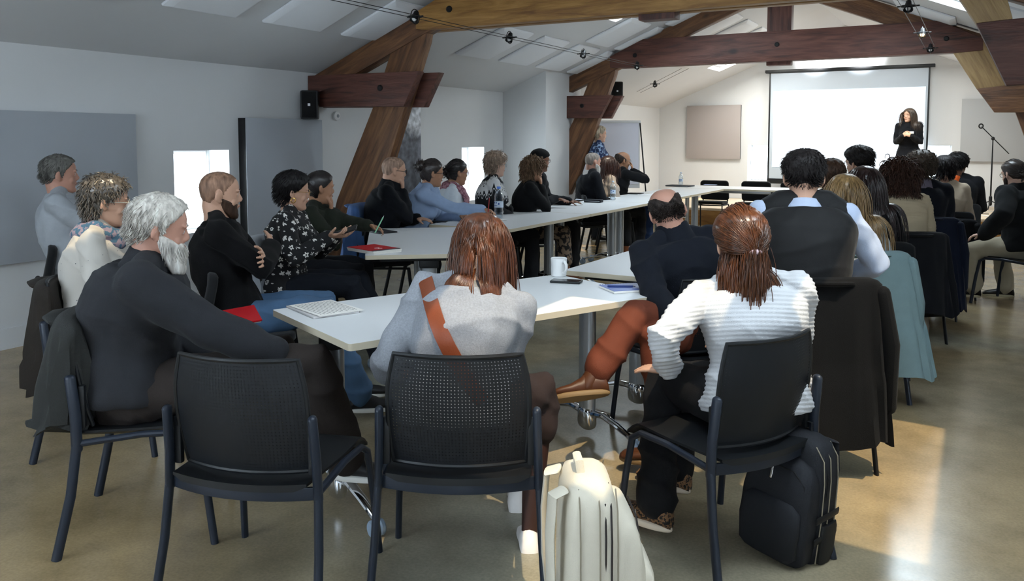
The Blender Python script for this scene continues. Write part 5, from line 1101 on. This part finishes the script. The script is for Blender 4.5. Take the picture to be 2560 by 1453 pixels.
    if glasses:
        gm = plain('glasses_'+glasses.strip('#'), glasses, .3, .3); g_ = thing('glasses', None, None); g_.parent = root
        m_ = MB(); tube(m_, [HX((-.010, .112, .008)), HX((0, .115, .010)), HX((.010, .112, .008))], .0017, 6)
        for s in (-1, 1): tube(m_, [HX((s*.031+.022*math.cos(a), .106-.010*abs(.031+s*s*.022*math.cos(a)*s)/.05+.002, .004+.018*math.sin(a))) for a in np.linspace(0, 2*PI, 19)], .0019, 6, round_cap=False)
        bpy.data.objects.remove(g_); go = obj('glasses', m_, gm, root)
        for s in (-1, 1): obj('temple_arm', tube(MB(), [HX((s*.054, .098, .008)), HX((s*.079, .05, .008)), HX((s*.083, .0, .006)), HX((s*.084, -.018, -.010))], .0020, 6), gm, go)
    if chair_: cpos = Rw @ np.array([0, .075+(chair_[2] if len(chair_) > 2 else 0), 0]); co = chair(chair_[0], xy[0]+cpos[0], xy[1]+cpos[1], h+(chair_[3] if len(chair_) > 3 else 0), chair_[1])
    if coat_: cpos = Rw @ np.array([0, .075+(chair_[2] if chair_ and len(chair_) > 2 else 0), 0]); coat(xy[0]+cpos[0], xy[1]+cpos[1], h+(chair_[3] if chair_ and len(chair_) > 3 else 0), **coat_, seed=seed)
    return root, dict(Hc=Hc, P0=P0, N=N_, S=S, arms=arms, lg=lg, toW=lambda q: Rw @ np.array(q)+np.array([xy[0], xy[1], 0]), HX=HX, Rw=Rw)
# ---- left side of the room
person(150, 437, 5.35, 42, 30, lean=(-12, -6), pitch=2, hands={'L': ('cross',), 'R': ('cross',)}, skin='red', hair=dict(st='short', c='#696762', n=900, len=.04, lift=.2, th=.008, vol=.008), top='#a3a8ae', bottom='#3c4048', collar=('#a3a8ae', .03), near=True, extra='shirt',
       chair_=('fab', 'black upholstered chair of the grey-haired man by the wall'), label='grey-haired man in a pale grey-blue shirt seated by the left wall, arms folded')
person(266, 506, 3.95, 52, 34, sex='f', lean=(-2, 8), pitch=6, hands={'L': ('lap',), 'R': ('lap',)}, skin='fair', hair=dict(st='curly', c='#5c564f', n=900, len=.04, th=.010, vol=.016, curl=.4, gloss=.28), topmat=spotmat('printed_cotton', '#bdb8b0', '#3a3a42', 34, .075, True), bottom='#4a6a96',
       scarf=('#3d5f78', '#8d7f8c'), glasses='#c9c4b8', near=True, extra='cardigan', chair_=('mesh', 'mesh-back chair hidden under the dark brown jacket', 0), coat_=dict(color='#2c2723', label='dark brown jacket hanging from the chair of the woman in the white cardigan', z0=.30, top=.80, w=.24, sleeves=False, flare=-.05),
       label='woman with short grey-brown curls, a floral scarf and a white cardigan')
person(398, 574, 3.12, 48, 36, lean=(2, 14), pitch=10, hands={'L': ('lap', (.0, .28, .64)), 'R': ('lap', ('px', 690, 885, 3.08))}, legs={'R': (('px', 790, 905, 3.12), ('px', 868, 1150, 3.2), (.3, 1, 0)), 'L': (('px', 700, 880, 3.5), ('px', 760, 1060, 3.6), (.3, 1, 0))}, skin='red', hair=dict(st='short', c='#cdc6bd', n=1700, len=.05, lift=.05, th=.012, vol=.010, gloss=.45, brow='#cfc8c0'), beard=('#cfc8c0', .016, 1), top='#2b2c30', bottom='#2a2320', collar=('#2b2c30', .06), near=True, bulk=1.22, loose=.012, extra='fleece_jacket',
       chair_=('mesh', 'mesh-back chair of the white-haired bearded man'), coat_=dict(color='#2f302f', label='dark grey coat over the chair back of the white-haired bearded man', z0=.44, top=.82, sleeves=False, flare=-.03, w=.25), label='white-haired man with a white beard in a charcoal fleece, nearest on the left')
person(550, 487, 4.28, 46, 38, lean=(-16, -4), pitch=4, hands={'L': ('cross',), 'R': ('cross',)}, skin='fair', hair=dict(st='stubble', c='#8d6c58', brow='#4a3527', gloss=.6), beard=('#3e2b20', .004, 1), top='#08080a', botmat=plain('blue_denim', '#44607f', .85, noise=.22, scale=14, bump=.3, bscale=600), near=True, bulk=1.02,
       legs={'R': ((.15, .43, .58), (.17, .62, .10)), 'L': ((-.10, .44, .56), (-.08, .60, .10))}, chair_=('fab', 'upholstered chair of the shaven-headed man in black'), label='shaven-headed man with a brown beard in a black sweater and jeans, arms crossed')
rt5, p5 = person(733, 480, 5.25, 58, 40, sex='f', lean=(6, 2), pitch=6, hands={'R': ('free', ('px', 822, 592, 5.05), (.35, .85, .15), (-.3, -.1, 1.), .55, (.6, -.6, -.8)), 'L': ('free', ('px', 838, 590, 5.2), (.2, .9, .1), (.3, 0, 1.), .5)}, skin='fair', hair=dict(st='short', c='#110e10', n=1100, len=.045, lift=.25, th=.016, vol=.014), topmat=flowermat(), bottom='#10151f',
       glasses='#b08a5a', near=True, legs={'R': ((.14, .44, .55), (.16, .62, .09)), 'L': ((-.08, .45, .55), (-.05, .66, .09))}, extra='cardigan', chair_=('fab', 'upholstered chair of the woman in the flower-print cardigan'), coat_=dict(color='#a9afb8', label='silver jacket over the chair back behind the flower-print cardigan', z0=.40, top=.84, metal=.5, rough=.3, sleeves=False, flare=-.02),
       label='woman with short black hair and a black cardigan printed with white flowers')
hx = p5['HX']; LBL=1
m = MB(); tube(m, [hx((.084+.0*a, -.004+.014*math.cos(a), -.052+.016*math.sin(a))) for a in np.linspace(0, 2*PI, 15)], .003, 6, round_cap=False); obj('earring', m, plain('gold', '#d6a95a', .2, 1.), rt5)
w = p5['toW'](p5['arms'][1][1]+np.array([.0, .10, .03])); r = thing('mobile_phone', 'dark phone held up by the woman in the flower-print cardigan', 'phone', tuple(w)); r.rotation_euler = (.35, .3, -1.0)
obj('body', B(-.038, .038, -.077, .077, 0, .009), M_DARK, r, bevel=.004); obj('screen', B(-.034, .034, -.072, .072, .009, .0096), plain('phone_screen', '#0a0c10', .06), r, smooth=False)
person(800, 470, 5.95, 64, 34, sex='f', lean=(10, 16), pitch=6, hands={'L': ('free', ('px', 940, 570, 5.75), (.25, .9, -.2), (.4, 0, -.8), .6), 'R': ('chin',)}, skin='tan', hair=dict(st='bun', c='#1a1313', n=700, bc=(0, -.10, .03), br=.048, th=.010), top='#262a22', bottom='#14161c', collar=('#262a22', .03), extra='jacket',
       chair_=('fab', 'upholstered chair of the woman in the olive jacket'), label='dark-haired woman in an olive jacket with her hand at her chin, writing')
q = T(948, 562, 5.7); pen(q, (.25, .2, .6), 'pale green pen in the hand of the woman in the olive jacket', '#8fd0a8')
person(984, 428, 6.95, 62, 36, lean=(8, 10), pitch=8, hands={'R': ('chin',), 'L': ('table', (-.10, .30, .79))}, skin='fair', hair=dict(st='stubble', c='#9c7f6d', brow='#7b5b45', gloss=.6), top='#0c0f15', bottom='#14161c', collar=('#0c0f15', .07), glasses='#3a302b', bulk=1.12,
       chair_=('fab', 'upholstered chair of the bald man in navy'), coat_=dict(color='#3d5a88', label='blue denim jacket over the chair back of the bald man in navy', z0=.45, top=.92, sleeves=False, flare=-.03, rough=.8), label='bald man with glasses in a navy sweater, hand at his chin, beside the truss leg')
person(1080, 434, 7.25, 70, 40, sex='f', lean=(14, 18), pitch=6, hands={'R': ('free', ('px', 1206, 524, 7.15), (.1, 1, -.12), (.3, 0, -.9), .8, (.7, -.5, -.6)), 'L': ('table',)}, skin='tan', hair=dict(st='bun', c='#2c2220', n=650, bc=(0, -.105, .06), br=.052, th=.010), top='#93a7c6', bottom='#15171c', collar=('#93a7c6', .035), glasses='#15100e', bulk=1.05, extra='shirt',
       chair_=('fab', 'upholstered chair of the woman in the light blue shirt'), label='woman in a light blue shirt with dark hair tied up and black glasses, writing')
q = T(1222, 512, 7.1); pen(q, (.05, .1, 1), 'red pen held by the woman in the light blue shirt', '#a02626')
person(1143, 432, 7.75, 66, 34, sex='f', lean=(8, 12), pitch=6, hands={'R': ('lap',), 'L': ('lap',)}, skin='tan', hair=dict(st='bun', c='#1a1415', n=600, bc=(0, -.12, .0), br=.036, th=.009), top='#cfd6dd', bottom='#15171c', scarf=('#7a4a58', '#a87d86', 1), glasses='#8a5a62', extra='cardigan', chair_=('fab', 'upholstered chair of the woman with the plum scarf'),
       label='woman with a plum scarf over a white cardigan and slicked-back dark hair')
person(1240, 413, 8.25, 62, 32, sex='f', lean=(2, 6), pitch=4, hands={'R': ('lap',), 'L': ('lap',)}, skin='pale', hair=dict(st='curly', c='#9a8371', n=700, len=.045, th=.016, vol=.018, curl=.45, gloss=.4), topmat=lambda N_: nordicmat(N_), top='#0c0c10', bottom='#15171c', glasses='#9aa3a8', bulk=1.12, chair_=('fab', 'upholstered chair of the woman in the nordic sweater'),
       label='woman with short ash-blond hair in a black and white nordic sweater')
person(1350, 402, 8.95, 58, 36, lean=(2, 6), pitch=4, hands={'R': ('table', ('px', 1392, 497, 8.85), (.6, .7, -.1)), 'L': ('table',)}, skin='brown', hair=dict(st='cap', c='#0b0b0d'), top='#16171b', bottom='#101014', glasses='#111111', chair_=('fab', 'upholstered chair of the man in the black beanie'), label='man in a black beanie sitting behind the woman with curly hair')
person(1333, 424, 8.40, 64, 44, sex='f', lean=(8, 10), pitch=6, hands={'R': ('chin',), 'L': ('lap',)}, skin='tan', hair=dict(st='curly', c='#735a43', n=900, len=.12, th=.012, vol=.012, curl=.6, rad=.003, g=.5), top='#0d0d10', botmat=spotmat('check_skirt', '#191516', '#7d6a58', 22, .5), extra='cardigan', chair_=('fab', 'upholstered chair of the woman with curly hair'),
       boot=True, hem=.7, shoes='#7a4526', label='woman with shoulder-length curly light brown hair in a black cardigan, chin on hand')
person(1482, 406, 10.2, 52, 34, lean=(0, 4), pitch=6, hands={'R': ('lap',), 'L': ('lap',)}, skin='red', hair=dict(st='stubble', c='#8d827a', brow='#8d827a', gloss=.6), beard=('#d2cdc6', .010, 1), top='#0c0e14', collar=('#cfcbc8', .045), bottom='#111318', chair_=('fab', 'upholstered chair of the man with the white beard and white collar'), bulk=1.08, boot=True, hem=.7, shoes='#7a4526',
       label='man with a short white beard and a white collar under a black sweater')
person(1521, 414, 10.75, 52, 36, sex='f', lean=(-2, 2), pitch=4, skin='pale', hair=dict(st='long', c='#2f1b17', n=900, len=.30, th=.012, vol=.006, g=.4), top='#a79a8e', bottom='#15161a', collar=('#a79a8e', .03), extra='blazer', chair_=('fab', 'upholstered chair of the woman in the beige blazer'), label='woman with long dark brown hair in a beige blazer')
person(1557, 402, 11.25, 48, 46, lean=(4, 8), pitch=8, hands={'R': ('nose',), 'L': ('lap',)}, skin='tan', hair=dict(st='bald_top', c='#3b2f2a', n=500, len=.035, th=.010, rim=[-.2, .0, .06, .085, .09]), top='#0a0b0f', bottom='#2c4066', glasses='#8a8a8a', legs={'L': ((-.05, .46, .60), (.25, .72, .50), (.8, .6, 0)), 'R': None},
       chair_=('fab', 'upholstered chair of the balding man with his hand at his nose'), label='balding man in black with his hand at his nose, elbow raised, far left row')
person(1499, 336, 12.0, 60, 50, sex='f', stand=True, lean=(0, 2), pitch=4, hands={'L': ('side',), 'R': ('side',)}, skin='fair', hair=dict(st='short', c='#b5a690', n=500, len=.05, th=.014), topmat=spotmat('floral_dress', '#1d2f55', '#8fa6c4', 26, .55), botmat=MATS.get('trousers_#14161c'), extra='dress', label='woman in a dark blue floral dress standing half hidden behind the far truss leg')
# ---- middle foreground
rt19, p19 = person(1203, 628, 2.93, -26, -22, sex='f', lean=(4, 16), side=9, pitch=36, roll=-2, bulk=1.06, hands={'L': ('free', (-.27, .20, .60), (.3, .9, -.1), None, .4, (-.55, -.25, -1.)), 'R': ('free', (.02, .30, .66), (-.3, .9, 0), None, .4, (.25, -.6, -1))}, skin='pale', face=False,
       hair=dict(st='long', nocol=1, c='#5e341d', n=2600, len=.46, th=.012, vol=.010, g=.55, curl=.03, rad=.0018, gloss=.3, lens=lambda th, zz, rs: np.where(rs.uniform(0, 1, len(th)) < .03, .36, (.23+.09*np.sin(th))*rs.uniform(.6, 1.1, len(th)))), topmat=plain('grey_marl', '#8d9097', .95, noise=.32, scale=160, bump=.4, bscale=420), bottom='#2a1e1c', near=True,
       legs={'R': (('px', 1352, 975, 3.02), ('px', 1322, 1345, 2.98), (-.1, 1, 0)), 'L': (('px', 1240, 960, 3.3), ('px', 1292, 1240, 3.3), (0, 1, 0))}, shoes='#e3dedb', sole='#e8e2df', legskin=True, chair_=None, label='woman with long auburn hair in a grey sweater, head bowed over the nearest table')
c_ = atFL(-.16, 2.70); chair('mesh', c_[0], c_[1], -28, 'black mesh-back chair of the woman with auburn hair')
# bag strap over her left shoulder: a tan leather strap running to the right hip
S_, N9, P9_, Rw9 = p19['S'], p19['N'], p19['P0'], p19['Rw']
st = thing('bag_strap', 'wide tan leather bag strap across the back of the woman in grey', 'strap', tuple(p19['toW']((0, 0, 0))), math.radians(24))
def back_y(z, x):   # back surface of the grey sweater
    t_ = (z-P9_[2])/(N9[2]-P9_[2]); return P9_[1]+(N9[1]-P9_[1])*t_
from mathutils.bvhtree import BVHTree
sw_ = [o for o in rt19.children if o.name.startswith('sweater')][0]; bvh = BVHTree.FromPolygons([v.co.copy() for v in sw_.data.vertices], [tuple(p.vertices) for p in sw_.data.polygons])
pts, nn = [], []; o_ = np.array(p19['toW']((0, 0, 0))); toL = lambda w: Rw9.T @ (np.array(w)-o_)
for px_, py2 in ((1062, 700), (1072, 730), (1082, 765), (1094, 800), (1108, 835), (1124, 868), (1142, 900), (1162, 935), (1185, 970), (1210, 1005)):
    h_ = bvh.ray_cast(Vector(toL(CC)), Vector(Rw9.T @ ray(px_, py2)))
    if h_[0] is not None: pts.append(np.array(h_[0])+np.array(h_[1])*.004); nn.append(np.array(h_[1]))
rings = []
for i, p in enumerate(pts):
    d = nrm(pts[min(i+1, len(pts)-1)]-pts[max(i-1, 0)]); n_ = nrm(sum(nn)); n_ = nrm(n_-d*np.dot(n_, d)); s_ = np.cross(d, n_); rings.append(np.array([p+s_*.026+n_*.002, p+s_*.026-n_*.003, p-s_*.026-n_*.003, p-s_*.026+n_*.002]))
obj('leather_band', loft(MB(), rings), plain('tan_leather', '#74391f', .4, noise=.12, scale=40, bump=.15, bscale=200), st, bevel=.0012)
rt18, p18 = person(1853, 612, 2.98, -44, -26, sex='f', lean=(2, 6), side=-4, pitch=10, roll=-4, tw=26, hands={'L': ('free', ('px', 1672, 925, 3.0), (-.5, .8, -.1), (0, .1, -1), .15, (-1, -.6, -.6)), 'R': ('lap',)}, skin='fair', face=False,
       hair=dict(st='halfup', nocol=1, c='#5a3218', n=2300, len=.32, th=.012, vol=.014, g=.5, curl=.06, rad=.0019, gloss=.28, tail=320, cx=.02), topmat=plain('white_rib_knit', '#c4c5c8', .9, bump=.2, bscale=500), knit=(400, .0019), bottom='#0c0c0f', near=True, bulk=1.1,
       legs={'L': (('px', 1660, 945, 3.22), ('px', 1640, 1268, 3.04), (-.5, .85, 0)), 'R': (('px', 1700, 940, 3.5), ('px', 1690, 1180, 3.45), (-.5, .85, 0))}, shoes=spotmat('leopard_print', '#7b5a3c', '#15100c', 90, .52), sole='#d9c9b4', label='woman in a white ribbed sweater with half-up brown hair seen from behind')
chair('mesh', -.775, 2.877, -61, 'black mesh-back chair turned sideways under the woman in the white sweater')
rt17, p17 = person(1668, 532, 4.12, -58, -26, lean=(8, 12), side=-6, pitch=18, roll=-16, tw=14, hands={'L': ('free', ('px', 1690, 815, 3.62), (.3, .7, -.2), (0, -.3, -1), .6, (-.9, .5, -.9)), 'R': ('lap',)}, skin='red', face=False,
       hair=dict(st='bald_top', c='#2f2622', n=1500, len=.016, th=.007, lift=.02, rim=[-.2, .05, .085, .075, .035]), glasses='#2a2320', top='#12161f', collar=('#12161f', .085), botmat=plain('rust_corduroy', '#632f1c', .85, noise=.14, scale=18, bump=.3, bscale=350), near=True, extra='fleece_jacket',
       legs={'L': (('px', 1640, 850, 3.62), ('px', 1660, 1120, 3.6), (-.6, .6, 0)), 'R': (('px', 1588, 790, 3.66), ('px', 1478, 950, 3.52), (-.85, .45, -.12))}, boot=True, hem=.80, loose=.006, shoes='#4a2a17', sole='#7a6242', chair_=('mesh', 'mesh-back chair of the balding man in the navy fleece'), label='balding man in a navy fleece and rust trousers with crossed legs')
# ---- right row
person(2009, 447, 3.92, -14, -14, lean=(12, 14), pitch=14, hands={'R': ('free', (.20, .40, .78), (-.3, .9, -.1), None, .3, (1., -.3, -.5)), 'L': ('free', (-.20, .42, .78), (.3, .9, -.1), None, .3, (-1., -.3, -.5))}, skin='fair', face=False, hair=dict(st='short', c='#211c1c', n=1500, len=.035, th=.012, vol=.012, lift=.4), glasses='#111111', top='#b4c0d8', collar=('#b4c0d8', .035), vest='#0a0a0c',
       bottom='#111216', near=True, bulk=1.05, extra='shirt', chair_=('fab', 'chair under the long black coat', -.02, -12), coat_=dict(color='#040405', label='long black coat hanging over the chair back of the man in the vest', z0=.16, top=.86, w=.27, flare=.03), label='man in a black vest over a pale blue shirt, seen from behind')
person(2112, 492, 4.78, -12, -10, sex='f', lean=(8, 8), pitch=10, skin='fair', face=False, hair=dict(st='long', c='#8f7148', n=1800, len=.44, th=.012, vol=.010, g=.5, curl=.04, rad=.0022, gloss=.35), top='#b9c2c6', bottom='#1a1c22', chair_=('mesh', 'chair under the pale teal jacket', 0, -18),
       coat_=dict(color='#71868a', label='long pale teal jacket over a chair back in the right row', z0=.18, top=.85, w=.27, flare=.10, depth=.16), label='woman with long straight dark blond hair in the right row')
person(2078, 444, 6.0, -20, -14, sex='f', lean=(6, 8), pitch=8, skin='fair', face=False, hair=dict(st='short', c='#4a3426', n=500, len=.05, th=.016, vol=.012), top='#24262c', bottom='#1a1c22', chair_=('fab', 'chair of the half-hidden brown-haired person behind the man in the vest'), label='brown-haired person mostly hidden behind the man in the vest')
person(2160, 468, 5.30, -12, -12, sex='f', lean=(6, 8), pitch=8, skin='fair', face=False, hair=dict(st='long', c='#2a1815', n=1700, len=.42, th=.014, vol=.012, g=.45, curl=.04, rad=.0022, gloss=.3), top='#0d0d10', bottom='#14151a', chair_=('fab', 'chair of the woman with very long dark brown hair'), coat_=dict(color='#101114', label='black jacket over the chair back of the woman with very long dark hair', z0=.30, top=.84, sleeves=False), label='woman with very long dark brown hair and a black top in the right row')
person(2146, 408, 6.8, -40, -58, lean=(4, 6), pitch=6, skin='fair', hair=dict(st='short', c='#16110f', n=700, len=.05, th=.018, vol=.014, lift=.15), glasses='#4a3a34', top='#1a1b20', bottom='#14151a', chair_=('fab', 'chair of the young man with glasses'), label='young man with a black bowl cut and glasses looking to the left')
person(2250, 444, 6.15, -24, -34, sex='f', lean=(4, 8), pitch=6, skin='tan', face=False, hair=dict(st='curly', c='#3f2519', n=1200, len=.14, th=.012, vol=.010, curl=.45, rad=.0032, g=.45), glasses='#1c1c1e', topmat=plain('cream_rib_knit', '#b9a98e', .95, bump=.3, bscale=400), knit=(260, .003), bottom='#20242c', chair_=('fab', 'chair of the woman in the cream knit'),
       coat_=dict(color='#15161a', label='black coat over the chair back of the woman in the cream knit', z0=.22, top=.80, w=.26, sleeves=False), label='woman with curly brown hair and round glasses in a cream knit')
person(2302, 424, 6.9, -12, -8, lean=(2, 6), pitch=6, skin='fair', face=False, hair=dict(st='curly', c='#4d4136', n=1100, len=.06, th=.026, vol=.022, curl=.8, rad=.003, gloss=.5), top='#10131b', collar=('#6a6472', .07), bottom='#14151a', chair_=('fab', 'chair of the person with the frizzy grey-brown hair'),
       coat_=dict(color='#131a2b', label='long navy puffer coat hanging over a chair back in the right row', z0=.10, top=.84, w=.27, flare=.06), label='person with frizzy grey-brown hair and a grey hood over a dark top')
person(2361, 426, 7.8, -10, -8, sex='f', lean=(2, 6), pitch=6, skin='fair', face=False, hair=dict(st='short', c='#171112', n=900, len=.07, th=.022, vol=.012), top='#c3b39d', bottom='#14151a', chair_=('fab', 'chair of the black-haired woman in the cream top'), coat_=dict(color='#0f1014', label='black coat over the chair back of the woman in the cream top', z0=.12, top=.74, w=.26, flare=.02), label='woman with a black bob and a cream top in the right row')
person(2394, 414, 8.8, 0, 20, lean=(2, 6), pitch=6, skin='brown', hair=dict(st='curly', c='#0f0c0c', n=700, len=.035, th=.018, vol=.012, curl=.8), top='#17181c', bottom='#8a7c60', chair_=('fab', 'chair of the person with short black curls'), label='person with short black curls at the far end of the right row')
q = T(2386, 466, 8.1); r = thing('orange_strap', 'bright orange strap on the dark bag at the end of the right row', 'strap', tuple(q), .3); m = MB(); tube(m, [(.03, 0, .10), (0, -.01, .02), (-.035, -.01, -.10)], (.022, .005), 8, side=(1, 0, 0)); obj('webbing', m, plain('orange_webbing', '#e0601a', .6), r)
person(2534, 436, 7.35, -66, -42, lean=(6, 10), pitch=10, hands={'L': ('free', ('px', 2462, 585, 7.2), (-.2, .8, -.2), None, .5, (-1, -.4, -.6)), 'R': ('lap',)}, skin='pale', hair=dict(st='bun', c='#2a1f1a', n=700, bc=(0, -.115, -.02), br=.036, th=.012), beard=('#2a1f1a', .003, 1), glasses='#2a2a2a', top='#17191b', collar=('#17191b', .06), bottom='#a59b86', shoes='#1a1714', sole='#b9ad90', bulk=1.1, loose=.02, extra='coat',
       legs={'L': (('px', 2432, 622, 7.45), ('px', 2432, 722, 7.5), (-.5, .85, 0)), 'R': (('px', 2500, 618, 7.75), ('px', 2515, 722, 7.75), (-.5, .85, 0))}, chair_=('mesh', 'black chair of the person in the dark coat at the right edge'), label='person with glasses in a dark coat and beige trousers at the right edge')
rt30, p30 = person(2273, 289, 14.2, 184, 212, sex='f', stand=True, zf=.30, lean=(0, 2), pitch=2, hands={'L': ('clasp',), 'R': ('clasp',)}, skin='fair', hair=dict(st='long', c='#4a3c31', n=900, len=.33, th=.010, vol=.006, g=.5, curl=.02), top='#0b0d13', bottom='#0b0c10', near=True, label='young woman in black with long brown hair standing on the stage, hands clasped')
PRES = p30
# name badge and lanyard
# red folder on a lap, badge
q = T(600, 792, 3.75); r = thing('folder', 'red folder on the lap of the woman in the white cardigan', 'folder', tuple(q), -.6); r.rotation_euler = (.10, .12, -.6); obj('cover', B(-.11, .11, -.08, .08, 0, .008), plain('red_cover', '#c01822', .45), r, bevel=.002); obj('pages', B(-.105, .105, -.075, .075, -.006, -.0005), M_PAPER, r)
for nm, obx in (('name_badge', 1),):
    p = PRES['toW'](PRES['N']+np.array([-.06, .150, -.17])); r = thing(nm, 'white name badge on the black top of the presenter', 'badge', tuple(p), math.radians(8)); obj('card', B(-.038, .038, -.002, .002, -.02, .02), M_PAPER, r)
